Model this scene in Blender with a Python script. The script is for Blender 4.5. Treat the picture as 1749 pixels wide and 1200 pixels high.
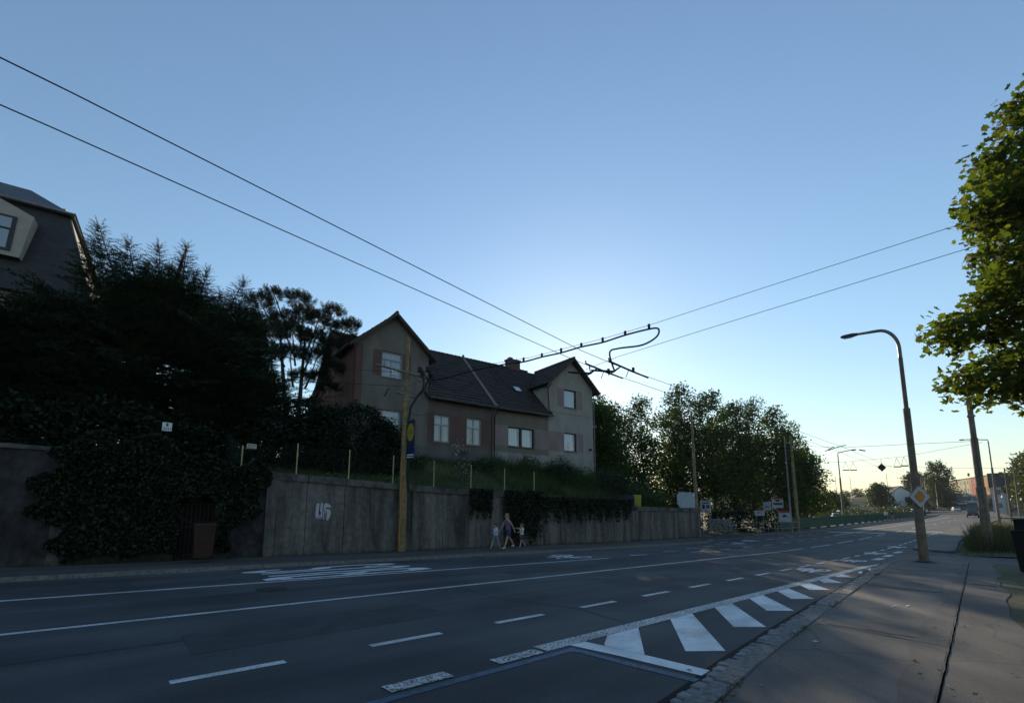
import bpy, bmesh, math, random
import numpy as np
from mathutils import Vector, Matrix, Euler
for o in list(bpy.data.objects): bpy.data.objects.remove(o)
SC = bpy.context.scene
COL = SC.collection
R = math.radians
# ------------------------------------------------------------------ camera, sky, sun, exposure
cam = bpy.data.cameras.new('camera'); camo = bpy.data.objects.new('camera', cam); COL.objects.link(camo)
cam.sensor_width = 36.0; cam.lens = 16.69; cam.shift_y = 0.0915; cam.clip_end = 6000; cam.clip_start = 0.05
camo.location = (0, 0, 1.6); camo.rotation_euler = (R(98.0), 0, R(47.235 - 90))
SC.camera = camo
SUN_AZ, SUN_EL = 39.6, 16.6            # azimuth counted from +X (the road direction) towards +Y
W = bpy.data.worlds.new('World'); SC.world = W; W.use_nodes = True
nt = W.node_tree; nt.nodes.clear()
wo = nt.nodes.new('ShaderNodeOutputWorld'); bg = nt.nodes.new('ShaderNodeBackground'); sk = nt.nodes.new('ShaderNodeTexSky')
sk.sky_type = 'NISHITA'; sk.sun_disc = False; sk.sun_elevation = R(SUN_EL); sk.sun_rotation = R(90 - SUN_AZ)
sk.altitude = 350; sk.air_density = 1.5; sk.dust_density = 0.18; sk.ozone_density = 3.6
bg.inputs[1].default_value = 0.15
nt.links.new(sk.outputs[0], bg.inputs[0]); nt.links.new(bg.outputs[0], wo.inputs[0])
sl = bpy.data.lights.new('sun', 'SUN'); sl.energy = 5.0; sl.angle = R(0.5); sl.color = (1.0, 0.83, 0.62)
so = bpy.data.objects.new('sun', sl); COL.objects.link(so)
sd = Vector((math.cos(R(SUN_AZ)) * math.cos(R(SUN_EL)), math.sin(R(SUN_AZ)) * math.cos(R(SUN_EL)), math.sin(R(SUN_EL))))
so.rotation_euler = sd.to_track_quat('Z', 'Y').to_euler(); so.location = (30, 25, 40)
SC.view_settings.view_transform = 'Standard'; SC.view_settings.look = 'None'
SC.view_settings.exposure = 0.18; SC.view_settings.gamma = 1.0
SC.render.engine = 'CYCLES'
SC.cycles.use_denoising = True; SC.cycles.max_bounces = 6; SC.cycles.transparent_max_bounces = 12
SC.cycles.sample_clamp_indirect = 4.0

# ------------------------------------------------------------------ terrain profile of the street (metres)
PT = [(-200, 3.6), (-60, 1.05), (-20, .36), (0, 0), (10, -.18), (20, -.355), (28, -.5), (34, -.56), (40, -.56), (46, -.52), (55, -.43), (65, -.33),
      (80, -.16), (100, .02), (120, .2), (150, .6), (200, 1.5), (260, 2.8), (350, 5.), (700, 16)]
_xs = np.arange(-200, 700.01, 0.5)
_z = np.interp(_xs, [p[0] for p in PT], [p[1] for p in PT])
_p = np.pad(_z, 8, mode='edge'); _p[:8] = _z[0] + (_z[1] - _z[0]) * np.arange(-8, 0); _p[-8:] = _z[-1] + (_z[-1] - _z[-2]) * np.arange(1, 9)
_zs = np.convolve(_p, np.ones(17) / 17, 'valid')
def prof(x): return float(np.interp(x, _xs, _zs))
def bend(x):                            # the road swings gently left beyond the bridge
    return 0.0 if x < 120 else (x - 120) ** 2 * 0.0007
def sstep(a, b, x):
    t = np.clip((x - a) / (b - a), 0, 1); return t * t * (3 - 2 * t)

# ------------------------------------------------------------------ materials
MATS = {}
def mat(name, col, rough=0.8, noise=None, scale=3.0, bump=0.0, bscale=None, metal=0.0, spec=0.3, detail=4, trans=0.0, stretch=None):
    """principled material; noise = second colour mixed in by an object space noise"""
    if name in MATS: return MATS[name]
    m = bpy.data.materials.new(name); m.use_nodes = True; n = m.node_tree; n.nodes.clear()
    out = n.nodes.new('ShaderNodeOutputMaterial'); b = n.nodes.new('ShaderNodeBsdfPrincipled')
    b.inputs['Roughness'].default_value = rough; b.inputs['Metallic'].default_value = metal; b.inputs['Specular IOR Level'].default_value = spec
    b.inputs['Base Color'].default_value = (*col, 1)
    tc = n.nodes.new('ShaderNodeTexCoord'); src = tc.outputs['Object']
    if stretch:
        mp = n.nodes.new('ShaderNodeMapping'); mp.inputs['Scale'].default_value = stretch; n.links.new(src, mp.inputs[0]); src = mp.outputs[0]
    if noise:
        t = n.nodes.new('ShaderNodeTexNoise'); t.inputs['Scale'].default_value = scale; t.inputs['Detail'].default_value = detail; n.links.new(src, t.inputs['Vector'])
        r = n.nodes.new('ShaderNodeValToRGB'); r.color_ramp.elements[0].position = 0.35; r.color_ramp.elements[1].position = 0.68
        r.color_ramp.elements[0].color = (*col, 1); r.color_ramp.elements[1].color = (*noise, 1)
        n.links.new(t.outputs[0], r.inputs[0]); n.links.new(r.outputs[0], b.inputs['Base Color'])
    if bump:
        t2 = n.nodes.new('ShaderNodeTexNoise'); t2.inputs['Scale'].default_value = bscale or scale * 8; t2.inputs['Detail'].default_value = 5; n.links.new(tc.outputs['Object'], t2.inputs['Vector'])
        bp = n.nodes.new('ShaderNodeBump'); bp.inputs['Strength'].default_value = bump; bp.inputs['Distance'].default_value = 0.02
        n.links.new(t2.outputs[0], bp.inputs['Height']); n.links.new(bp.outputs[0], b.inputs['Normal'])
    n.links.new(b.outputs[0], out.inputs[0]); MATS[name] = m; return m

def leaf_mat(name, cols, trans=0.35, rough=0.55):
    """leaf colours picked per leaf, part of the light goes through the blade"""
    if name in MATS: return MATS[name]
    m = bpy.data.materials.new(name); m.use_nodes = True; n = m.node_tree; n.nodes.clear()
    out = n.nodes.new('ShaderNodeOutputMaterial'); b = n.nodes.new('ShaderNodeBsdfPrincipled'); b.inputs['Roughness'].default_value = rough
    b.inputs['Specular IOR Level'].default_value = 0.25
    g = n.nodes.new('ShaderNodeNewGeometry'); r = n.nodes.new('ShaderNodeValToRGB')
    el = r.color_ramp.elements
    while len(el) < len(cols): el.new(0.5)
    for i, c in enumerate(cols): el[i].position = i / (len(cols) - 1); el[i].color = (*c, 1)
    n.links.new(g.outputs['Random Per Island'], r.inputs[0]); n.links.new(r.outputs[0], b.inputs['Base Color'])
    if trans > 0:
        t = n.nodes.new('ShaderNodeBsdfTranslucent'); mx = n.nodes.new('ShaderNodeMixShader'); mx.inputs[0].default_value = trans
        hs = n.nodes.new('ShaderNodeMixRGB'); hs.blend_type = 'MULTIPLY'; hs.inputs[0].default_value = 1; hs.inputs[2].default_value = (1.5, 1.45, 0.5, 1)
        n.links.new(r.outputs[0], hs.inputs[1]); n.links.new(hs.outputs[0], t.inputs[0])
        n.links.new(b.outputs[0], mx.inputs[1]); n.links.new(t.outputs[0], mx.inputs[2]); n.links.new(mx.outputs[0], out.inputs[0])
    else: n.links.new(b.outputs[0], out.inputs[0])
    MATS[name] = m; return m

def asphalt_mat(name, col, patch, crack=True, warm=0.0):
    m = bpy.data.materials.new(name); m.use_nodes = True; n = m.node_tree; L = n.links; n.nodes.clear()
    out = n.nodes.new('ShaderNodeOutputMaterial'); b = n.nodes.new('ShaderNodeBsdfPrincipled'); b.inputs['Roughness'].default_value = 0.82; b.inputs['Specular IOR Level'].default_value = 0.35
    tc = n.nodes.new('ShaderNodeTexCoord')
    big = n.nodes.new('ShaderNodeTexNoise'); big.inputs['Scale'].default_value = 0.35; big.inputs['Detail'].default_value = 6
    mp = n.nodes.new('ShaderNodeMapping'); mp.inputs['Scale'].default_value = (0.12, 1.0, 1.0); L.new(tc.outputs['Object'], mp.inputs[0])
    lane = n.nodes.new('ShaderNodeTexNoise'); lane.inputs['Scale'].default_value = 1.1; lane.inputs['Detail'].default_value = 4; L.new(mp.outputs[0], lane.inputs['Vector'])
    L.new(tc.outputs['Object'], big.inputs['Vector'])
    fine = n.nodes.new('ShaderNodeTexNoise'); fine.inputs['Scale'].default_value = 55; fine.inputs['Detail'].default_value = 3; L.new(tc.outputs['Object'], fine.inputs['Vector'])
    add = n.nodes.new('ShaderNodeMath'); add.operation = 'ADD'; L.new(big.outputs[0], add.inputs[0]); L.new(lane.outputs[0], add.inputs[1])
    r = n.nodes.new('ShaderNodeValToRGB'); r.color_ramp.elements[0].position = 0.40; r.color_ramp.elements[1].position = 0.62
    hf = n.nodes.new('ShaderNodeMath'); hf.operation = 'MULTIPLY'; hf.inputs[1].default_value = 0.5; L.new(add.outputs[0], hf.inputs[0]); L.new(hf.outputs[0], r.inputs[0])
    r.color_ramp.elements[0].color = (*col, 1); r.color_ramp.elements[1].color = (*patch, 1)
    mx = n.nodes.new('ShaderNodeMixRGB'); mx.blend_type = 'OVERLAY'; mx.inputs[0].default_value = 0.55
    L.new(r.outputs[0], mx.inputs[1]); L.new(fine.outputs[0], mx.inputs[2]); colr = mx.outputs[0]
    if crack:
        v = n.nodes.new('ShaderNodeTexVoronoi'); v.feature = 'DISTANCE_TO_EDGE'; v.inputs['Scale'].default_value = 0.22
        wn = n.nodes.new('ShaderNodeTexNoise'); wn.inputs['Scale'].default_value = 1.2; L.new(tc.outputs['Object'], wn.inputs['Vector'])
        av = n.nodes.new('ShaderNodeMixRGB'); av.blend_type = 'ADD'; av.inputs[0].default_value = 0.8; L.new(tc.outputs['Object'], av.inputs[1]); L.new(wn.outputs['Color'], av.inputs[2]); L.new(av.outputs[0], v.inputs['Vector'])
        cr = n.nodes.new('ShaderNodeValToRGB'); cr.color_ramp.elements[0].position = 0.0; cr.color_ramp.elements[1].position = 0.006
        cr.color_ramp.elements[0].color = (0.55, 0.55, 0.55, 1); cr.color_ramp.elements[1].color = (1, 1, 1, 1); L.new(v.outputs['Distance'], cr.inputs[0])
        m2 = n.nodes.new('ShaderNodeMixRGB'); m2.blend_type = 'MULTIPLY'; m2.inputs[0].default_value = 1; L.new(colr, m2.inputs[1]); L.new(cr.outputs[0], m2.inputs[2]); colr = m2.outputs[0]
    L.new(colr, b.inputs['Base Color'])
    bp = n.nodes.new('ShaderNodeBump'); bp.inputs['Strength'].default_value = 0.5; bp.inputs['Distance'].default_value = 0.008
    L.new(fine.outputs[0], bp.inputs['Height']); L.new(bp.outputs[0], b.inputs['Normal'])
    L.new(b.outputs[0], out.inputs[0]); MATS[name] = m; return m

def paint_mat(name, col, under, worn=0.42, soft=0.1, scale=30):
    """road paint worn through to the asphalt in speckles"""
    m = bpy.data.materials.new(name); m.use_nodes = True; n = m.node_tree; L = n.links; n.nodes.clear()
    out = n.nodes.new('ShaderNodeOutputMaterial'); b = n.nodes.new('ShaderNodeBsdfPrincipled'); b.inputs['Roughness'].default_value = 0.6; b.inputs['Specular IOR Level'].default_value = 0.35
    tc = n.nodes.new('ShaderNodeTexCoord'); t = n.nodes.new('ShaderNodeTexNoise'); t.inputs['Scale'].default_value = scale; t.inputs['Detail'].default_value = 5; L.new(tc.outputs['Object'], t.inputs['Vector'])
    r = n.nodes.new('ShaderNodeValToRGB'); r.color_ramp.elements[0].position = worn - soft; r.color_ramp.elements[1].position = worn + soft
    r.color_ramp.elements[0].color = (*under, 1); r.color_ramp.elements[1].color = (*col, 1); L.new(t.outputs[0], r.inputs[0])
    t2 = n.nodes.new('ShaderNodeTexNoise'); t2.inputs['Scale'].default_value = 1.6; t2.inputs['Detail'].default_value = 5; L.new(tc.outputs['Object'], t2.inputs['Vector'])
    r2 = n.nodes.new('ShaderNodeValToRGB'); r2.color_ramp.elements[0].position = 0.3; r2.color_ramp.elements[0].color = (0.6, 0.6, 0.6, 1); r2.color_ramp.elements[1].position = 0.6; L.new(t2.outputs[0], r2.inputs[0])
    mx = n.nodes.new('ShaderNodeMixRGB'); mx.blend_type = 'MULTIPLY'; mx.inputs[0].default_value = 1; L.new(r.outputs[0], mx.inputs[1]); L.new(r2.outputs[0], mx.inputs[2])
    L.new(mx.outputs[0], b.inputs['Base Color']); L.new(b.outputs[0], out.inputs[0]); MATS[name] = m; return m

def concrete_mat(name, col, dark, zs=0.12):
    """concrete with rain streaks running down and blotches"""
    m = bpy.data.materials.new(name); m.use_nodes = True; n = m.node_tree; L = n.links; n.nodes.clear()
    out = n.nodes.new('ShaderNodeOutputMaterial'); b = n.nodes.new('ShaderNodeBsdfPrincipled'); b.inputs['Roughness'].default_value = 0.9; b.inputs['Specular IOR Level'].default_value = 0.2
    tc = n.nodes.new('ShaderNodeTexCoord')
    mp = n.nodes.new('ShaderNodeMapping'); mp.inputs['Scale'].default_value = (.75, .75, zs); L.new(tc.outputs['Object'], mp.inputs[0])
    s = n.nodes.new('ShaderNodeTexNoise'); s.inputs['Scale'].default_value = 1.6; s.inputs['Detail'].default_value = 10; s.inputs['Roughness'].default_value = 0.68; L.new(mp.outputs[0], s.inputs['Vector'])
    r = n.nodes.new('ShaderNodeValToRGB'); r.color_ramp.elements[0].position = 0.36; r.color_ramp.elements[1].position = 0.6
    r.color_ramp.elements[0].color = (*dark, 1); r.color_ramp.elements[1].color = (*col, 1); L.new(s.outputs[0], r.inputs[0])
    f = n.nodes.new('ShaderNodeTexNoise'); f.inputs['Scale'].default_value = 4.5; f.inputs['Detail'].default_value = 11; f.inputs['Roughness'].default_value = .62; L.new(tc.outputs['Object'], f.inputs['Vector'])
    mx = n.nodes.new('ShaderNodeMixRGB'); mx.blend_type = 'OVERLAY'; mx.inputs[0].default_value = 0.75; L.new(r.outputs[0], mx.inputs[1]); L.new(f.outputs[0], mx.inputs[2])
    L.new(mx.outputs[0], b.inputs['Base Color'])
    bp = n.nodes.new('ShaderNodeBump'); bp.inputs['Strength'].default_value = 0.4; bp.inputs['Distance'].default_value = 0.02; L.new(f.outputs[0], bp.inputs['Height']); L.new(bp.outputs[0], b.inputs['Normal'])
    L.new(b.outputs[0], out.inputs[0]); MATS[name] = m; return m

def glass_mat(name, refl=0.22, tint=(0.9, 0.95, 1.0)):
    m = bpy.data.materials.new(name); m.use_nodes = True; n = m.node_tree; L = n.links; n.nodes.clear()
    out = n.nodes.new('ShaderNodeOutputMaterial'); t = n.nodes.new('ShaderNodeBsdfTransparent'); t.inputs[0].default_value = (*tint, 1)
    g = n.nodes.new('ShaderNodeBsdfGlossy'); g.inputs['Roughness'].default_value = 0.03; mx = n.nodes.new('ShaderNodeMixShader'); mx.inputs[0].default_value = refl
    L.new(t.outputs[0], mx.inputs[1]); L.new(g.outputs[0], mx.inputs[2]); L.new(mx.outputs[0], out.inputs[0]); MATS[name] = m; return m

ASPH = asphalt_mat('asphalt', (0.037, 0.039, 0.043), (0.085, 0.086, 0.09), crack=False)
WALK = asphalt_mat('pavement_asphalt', (0.08, 0.075, 0.073), (0.12, 0.111, 0.106))
WALK2 = asphalt_mat('rough_asphalt', (0.062, 0.055, 0.051), (0.11, 0.097, 0.088))
PAINT = paint_mat('road_paint', (0.62, 0.64, 0.64), (0.2, 0.2, 0.2), worn=0.36, soft=0.12)
PAINT_NEW = paint_mat('fresh_road_paint', (0.74, 0.77, 0.78), (0.5, 0.5, 0.5), worn=0.3, soft=0.15, scale=12)
PAINT_WORN = paint_mat('worn_road_paint', (0.62, 0.63, 0.62), (0.07, 0.07, 0.075), worn=0.47, soft=0.05, scale=38)
PAINT_BLUE = paint_mat('blue_road_paint', (0.07, 0.145, 0.24), (0.055, 0.065, 0.08), worn=0.48, soft=0.16, scale=14)
CONC = concrete_mat('stained_concrete', (0.165, 0.15, 0.138), (0.042, 0.039, 0.037))
CONC_CAP = concrete_mat('coping_concrete', (0.13, 0.12, 0.112), (0.04, 0.039, 0.037), zs=0.8)
STONE = mat('kerb_stone', (0.2, 0.195, 0.19), 0.85, (0.1, 0.098, 0.095), 14, bump=0.6, bscale=40)
GRASS = leaf_mat('grass_blades', [(0.025, 0.05, 0.014), (0.05, 0.085, 0.022), (0.09, 0.105, 0.035)], 0.3)
DRYGRASS = leaf_mat('seeding_grass', [(0.028, 0.042, 0.016), (0.05, 0.06, 0.025), (0.11, 0.1, 0.055)], 0.25)
SOIL = mat('grassy_soil', (0.045, 0.055, 0.022), 0.95, (0.085, 0.075, 0.045), 1.2, bump=0.5, bscale=6)
FIELD = mat('far_meadow', (0.09, 0.11, 0.04), 0.95, (0.15, 0.14, 0.065), 0.12)
TIMBER = mat('bark', (0.06, 0.05, 0.04), 0.9, (0.1, 0.085, 0.07), 5, bump=0.8, bscale=18)
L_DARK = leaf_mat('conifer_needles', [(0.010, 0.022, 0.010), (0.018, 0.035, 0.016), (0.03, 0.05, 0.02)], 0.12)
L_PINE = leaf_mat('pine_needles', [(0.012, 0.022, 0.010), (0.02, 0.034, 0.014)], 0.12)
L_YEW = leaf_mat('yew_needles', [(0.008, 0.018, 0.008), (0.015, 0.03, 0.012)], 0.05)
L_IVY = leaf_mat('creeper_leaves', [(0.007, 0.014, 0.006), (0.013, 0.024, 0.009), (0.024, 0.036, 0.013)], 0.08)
L_MID = leaf_mat('broad_leaves', [(0.028, 0.05, 0.014), (0.045, 0.08, 0.02), (0.075, 0.115, 0.028)], 0.4)
L_MAPLE = leaf_mat('maple_leaves', [(0.045, 0.075, 0.016), (0.075, 0.112, 0.023), (0.13, 0.145, 0.035)], 0.58)
L_FAR = leaf_mat('far_leaves', [(0.04, 0.06, 0.022), (0.06, 0.085, 0.03), (0.1, 0.11, 0.04)], 0.3)
STEEL_Y = mat('weathered_yellow_paint', (0.24, 0.17, 0.07), 0.7, (0.13, 0.095, 0.048), 5, bump=0.2)
STEEL_B = mat('brown_weathered_steel', (0.2, 0.145, 0.1), 0.75, (0.12, 0.088, 0.062), 3.5, bump=0.2)
STEEL_G = mat('grey_steel', (0.22, 0.22, 0.2), 0.5, (0.14, 0.14, 0.13), 6, metal=0.4)
BLACK = mat('black_rubber', (0.012, 0.012, 0.013), 0.6)
WIREM = mat('copper_wire', (0.03, 0.028, 0.026), 0.5, metal=0.3)
WHITE = mat('white_enamel', (0.72, 0.73, 0.74), 0.4, (0.6, 0.61, 0.62), 6)
WHITEP = mat('white_window_paint', (.42, .42, .41), .6, (.3, .29, .27), 9)
GLASS = glass_mat('window_glass'); GLASSD = glass_mat('blind_window_glass', 0.12)
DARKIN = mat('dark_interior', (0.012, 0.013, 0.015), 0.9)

# ------------------------------------------------------------------ object helpers
def put(o, parent=None):
    COL.objects.link(o)
    if parent is not None: o.parent = parent
    return o
def tag(o, label=None, cat=None, group=None, kind=None):
    if label: o['label'] = label
    if cat: o['category'] = cat
    if group: o['group'] = group
    if kind: o['kind'] = kind
    return o
def thing(name, label, cat, loc=(0, 0, 0), rz=0.0, group=None):
    o = bpy.data.objects.new(name, None); o.empty_display_size = 0.3; o.location = loc; o.rotation_euler = (0, 0, rz); COL.objects.link(o)
    return tag(o, label, cat, group)
def copy_tree(o, parent=None):
    c = o.copy(); COL.objects.link(c); c.parent = parent
    for ch in o.children: copy_tree(ch, c)
    return c
def mesh_np(name, V, F, m, parent=None, smooth=False):
    """V (n,3), F (k,s) equal sized faces"""
    me = bpy.data.meshes.new(name); V = np.asarray(V, np.float32); F = np.asarray(F, np.int32)
    k, s = F.shape
    me.vertices.add(len(V)); me.vertices.foreach_set('co', V.ravel())
    me.loops.add(k * s); me.loops.foreach_set('vertex_index', F.ravel())
    me.polygons.add(k); me.polygons.foreach_set('loop_start', np.arange(0, k * s, s, dtype=np.int32))
    try: me.polygons.foreach_set('loop_total', np.full(k, s, np.int32))
    except Exception: pass
    me.update(calc_edges=True); me.validate()
    if m: me.materials.append(m)
    o = bpy.data.objects.new(name, me)
    if smooth: me.polygons.foreach_set('use_smooth', np.ones(len(me.polygons), bool))
    return put(o, parent)

class MB:
    """collects boxes, tubes, prisms into ONE mesh"""
    def __init__(s): s.v = []; s.f = []; s.mi = []; s.sm = []
    def add(s, vs, fs, mi=0, smooth=False):
        b = len(s.v); s.v += [tuple(map(float, q)) for q in vs]
        for f in fs: s.f.append(tuple(b + i for i in f)); s.mi.append(mi); s.sm.append(smooth)
        return s
    def box(s, c, d, rz=0.0, mi=0, top=1.0):
        hx, hy, hz = d[0] / 2, d[1] / 2, d[2] / 2; vs = []
        for z, k in ((-hz, 1.0), (hz, top)):
            for x, y in ((-hx, -hy), (hx, -hy), (hx, hy), (-hx, hy)):
                x *= k; y *= k
                vs.append((c[0] + x * math.cos(rz) - y * math.sin(rz), c[1] + x * math.sin(rz) + y * math.cos(rz), c[2] + z))
        return s.add(vs, [(3, 2, 1, 0), (4, 5, 6, 7), (0, 1, 5, 4), (1, 2, 6, 5), (2, 3, 7, 6), (3, 0, 4, 7)], mi)
    def tube(s, pts, rad, n=8, mi=0, caps=True, smooth=True):
        pts = [Vector(p) for p in pts]; rs = rad if isinstance(rad, (list, tuple)) else [rad] * len(pts)
        vs = []; prev = None
        for i, p in enumerate(pts):
            t = (pts[min(i + 1, len(pts) - 1)] - pts[max(i - 1, 0)]).normalized()
            a = prev - t * prev.dot(t) if prev is not None else t.orthogonal()
            if a.length < 1e-5: a = t.orthogonal()
            a.normalize(); prev = a; b = t.cross(a)
            for k in range(n):
                w = 2 * math.pi * k / n; vs.append(p + (a * math.cos(w) + b * math.sin(w)) * rs[i])
        fs = [(i * n + k, i * n + (k + 1) % n, (i + 1) * n + (k + 1) % n, (i + 1) * n + k) for i in range(len(pts) - 1) for k in range(n)]
        s.add(vs, fs, mi, smooth)
        if caps:
            s.add([vs[k] for k in range(n)], [tuple(range(n - 1, -1, -1))], mi); s.add([vs[(len(pts) - 1) * n + k] for k in range(n)], [tuple(range(n))], mi)
        return s
    def prism(s, poly, off, mi=0):
        """polygon in space extruded by the vector off"""
        n = len(poly); off = Vector(off); a = [Vector(p) for p in poly]; b = [p + off for p in a]
        return s.add(a + b, [tuple(range(n - 1, -1, -1)), tuple(range(n, 2 * n))] + [(i, (i + 1) % n, n + (i + 1) % n, n + i) for i in range(n)], mi)
    def sphere(s, c, r, n=12, m=8):
        vs = [(c[0] + r[0] * math.sin(math.pi * i / m) * math.cos(2 * math.pi * k / n), c[1] + r[1] * math.sin(math.pi * i / m) * math.sin(2 * math.pi * k / n), c[2] + r[2] * math.cos(math.pi * i / m)) for i in range(m + 1) for k in range(n)]
        return s.add(vs, [(i * n + k, (i + 1) * n + k, (i + 1) * n + (k + 1) % n, i * n + (k + 1) % n) for i in range(m) for k in range(n)], 0, True)
    def loft(s, rings, n=14, cap=False):
        vs = [(c[0] + rx * math.cos(2 * math.pi * k / n), c[1] + ry * math.sin(2 * math.pi * k / n), c[2]) for c, rx, ry in rings for k in range(n)]
        s.add(vs, [(i * n + k, i * n + (k + 1) % n, (i + 1) * n + (k + 1) % n, (i + 1) * n + k) for i in range(len(rings) - 1) for k in range(n)], 0, True)
        return s
    def quad(s, a, b, c, d, mi=0): return s.add([a, b, c, d], [(0, 1, 2, 3)], mi)
    def build(s, name, m, parent=None, bevel=0.0):
        me = bpy.data.meshes.new(name); me.from_pydata(s.v, [], s.f); me.update()
        ms = m if isinstance(m, (list, tuple)) else [m]
        for x in ms: me.materials.append(x)
        me.polygons.foreach_set('material_index', s.mi); me.polygons.foreach_set('use_smooth', s.sm)
        o = bpy.data.objects.new(name, me); put(o, parent)
        if bevel:
            bv = o.modifiers.new('bevel', 'BEVEL'); bv.width = bevel; bv.segments = 2; bv.limit_method = 'ANGLE'; bv.angle_limit = R(40)
        return o
_txt = {}
def text_polys(body):
    """glyph outlines of the built in font as triangles, box normalised to 0..1"""
    if body in _txt: return _txt[body]
    c = bpy.data.curves.new('t', 'FONT'); c.body = body; c.size = 1; c.resolution_u = 3; c.space_character = 1.05
    o = bpy.data.objects.new('t', c); COL.objects.link(o); dg = bpy.context.evaluated_depsgraph_get(); dg.update()
    me = bpy.data.meshes.new_from_object(o.evaluated_get(dg)); vs = np.array([v.co[:2] for v in me.vertices]); fs = [tuple(p.vertices) for p in me.polygons]
    bpy.data.objects.remove(o); bpy.data.curves.remove(c); bpy.data.meshes.remove(me)
    mn, mx = vs.min(0), vs.max(0); _txt[body] = ((vs - mn) / (mx - mn), fs, (mx - mn)[0] / (mx - mn)[1]); return _txt[body]
def text_on(mb, body, o, u, v, mi=0):
    """text laid on a plane: o lower left corner, u along the line (full width), v up (full height)"""
    vs, fs, _ = text_polys(body); o, u, v = Vector(o), Vector(u), Vector(v)
    return mb.add([o + u * float(a) + v * float(b) for a, b in vs], fs, mi)

# ------------------------------------------------------------------ foliage helpers (numpy)
def frames(rng, n, up=0.0):
    """n random orthonormal frames; up pulls the normal upwards"""
    nrm = rng.normal(size=(n, 3)); nrm[:, 2] = np.abs(nrm[:, 2]) + up; nrm /= np.linalg.norm(nrm, axis=1)[:, None]
    t = rng.normal(size=(n, 3)); t -= nrm * (t * nrm).sum(1)[:, None]; t /= np.linalg.norm(t, axis=1)[:, None]
    return t, np.cross(nrm, t), nrm
LEAF4 = np.array([(0, -.5, 0), (.32, 0, .06), (0, .5, 0), (-.32, 0, .06)])
MAPLE = np.array([(0, -.35, 0), (.18, -.28, .02), (.46, -.22, .05), (.34, 0, .03), (.5, .22, .07), (.2, .2, .0), (0, .55, -.04), (-.2, .2, .0), (-.5, .22, .07), (-.34, 0, .03), (-.46, -.22, .05), (-.18, -.28, .02)])
def leaves(name, P, size, m, parent, rng, shape=LEAF4, up=0.3, spread=0.35):
    n = len(P); t, b, nr = frames(rng, n, up); s = size * (1 + spread * rng.uniform(-1, 1, n))
    k = len(shape)
    V = P[:, None, :] + s[:, None, None] * (shape[None, :, 0:1] * t[:, None, :] + shape[None, :, 1:2] * b[:, None, :] + shape[None, :, 2:3] * nr[:, None, :])
    return mesh_np(name, V.reshape(-1, 3), np.arange(n * k).reshape(n, k), m, parent)
def clumps(rng, blobs, per_m2, k, r, shell=0.55):
    """points gathered in clumps that sit in the outer part of ellipsoid blobs ((x,y,z),(rx,ry,rz))"""
    out = []
    for c, rad in blobs:
        rad = np.array(rad, float); n = max(4, int(per_m2 * 4 * math.pi * (rad[0] * rad[1] + rad[0] * rad[2] + rad[1] * rad[2]) / 3))
        d = rng.normal(size=(n, 3)); d /= np.linalg.norm(d, axis=1)[:, None]
        q = np.array(c) + d * rad * (shell + (1.08 - shell) * rng.uniform(0, 1, (n, 1)) ** 0.6)
        out.append((q[:, None, :] + np.clip(rng.normal(size=(n, k, 3)), -1.5, 1.5) * r).reshape(-1, 3))
    return np.concatenate(out)
def limbs(mb, base, tops, r0, rng, n=7, lean=0.0):
    """tapered trunk with limbs out to the given points"""
    base = Vector(base); hi = max(t[2] for t in tops); cx = sum(t[0] for t in tops) / len(tops); cy = sum(t[1] for t in tops) / len(tops)
    h = hi - base.z; pts = []; rs = []
    for i in range(7):
        f = i / 6; pts.append(base + Vector(((cx - base.x) * f * 0.8 + rng.normal() * 0.04 * h * 0.15, (cy - base.y) * f * 0.8 + rng.normal() * 0.04 * h * 0.15, h * 0.9 * f))); rs.append(r0 * (1.25 if i == 0 else 1) * (1 - 0.85 * f))
    mb.tube(pts, rs, n)
    for t in tops:
        f = float(np.clip(((t[2] - base.z) / h - 0.25) * 0.8, 0.15, 0.8)); j = min(5, int(f * 6)); a = pts[j].lerp(pts[j + 1], f * 6 - j); e = Vector(t)
        mid = a.lerp(e, 0.5) + Vector((0, 0, -0.06 * h * rng.uniform(0, 1)))
        mb.tube([a, mid, e], [rs[j] * 0.55, rs[j] * 0.33, 0.02], 5)
    return mb
def tree(name, label, base, blobs, r0, m, leaf, per, k, rr, seed, group=None, cat='tree', bark=None, shell=0.5, shape=LEAF4, up=0.3):
    rng = np.random.default_rng(seed); t = thing(name, label, cat, base, 0, group); b = Vector(base)
    loc = [((c[0] - b.x, c[1] - b.y, c[2] - b.z), r) for c, r in blobs]
    mb = MB(); limbs(mb, (0, 0, -0.3), [c for c, r in loc], r0, rng); mb.build('trunk', bark or TIMBER, t)
    P = clumps(rng, loc, per, k, rr, shell); leaves('crown', P, leaf, m, t, rng, shape, up); return t
def spray_proto(rng, L=1.0, n=26, blade=0.16, w=0.02, droop=0.1, flat=0.5):
    """a conifer twig along +x: needles as thin triangles along both sides"""
    V = []; F = []
    for i in range(n):
        f = (i + 0.5) / n; x = L * f; z = -droop * f * f * L; ln = blade * (1.0 - 0.55 * f) * rng.uniform(.7, 1.2)
        a = rng.uniform(0, 2 * math.pi); dy, dz = math.cos(a), math.sin(a) * flat; q = len(V)
        V += [(x - w, 0, z), (x + w, 0, z), (x + ln * 0.6, dy * ln, z + dz * ln)]; F.append((q, q + 1, q + 2))
    return np.array(V), np.array(F)
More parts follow.
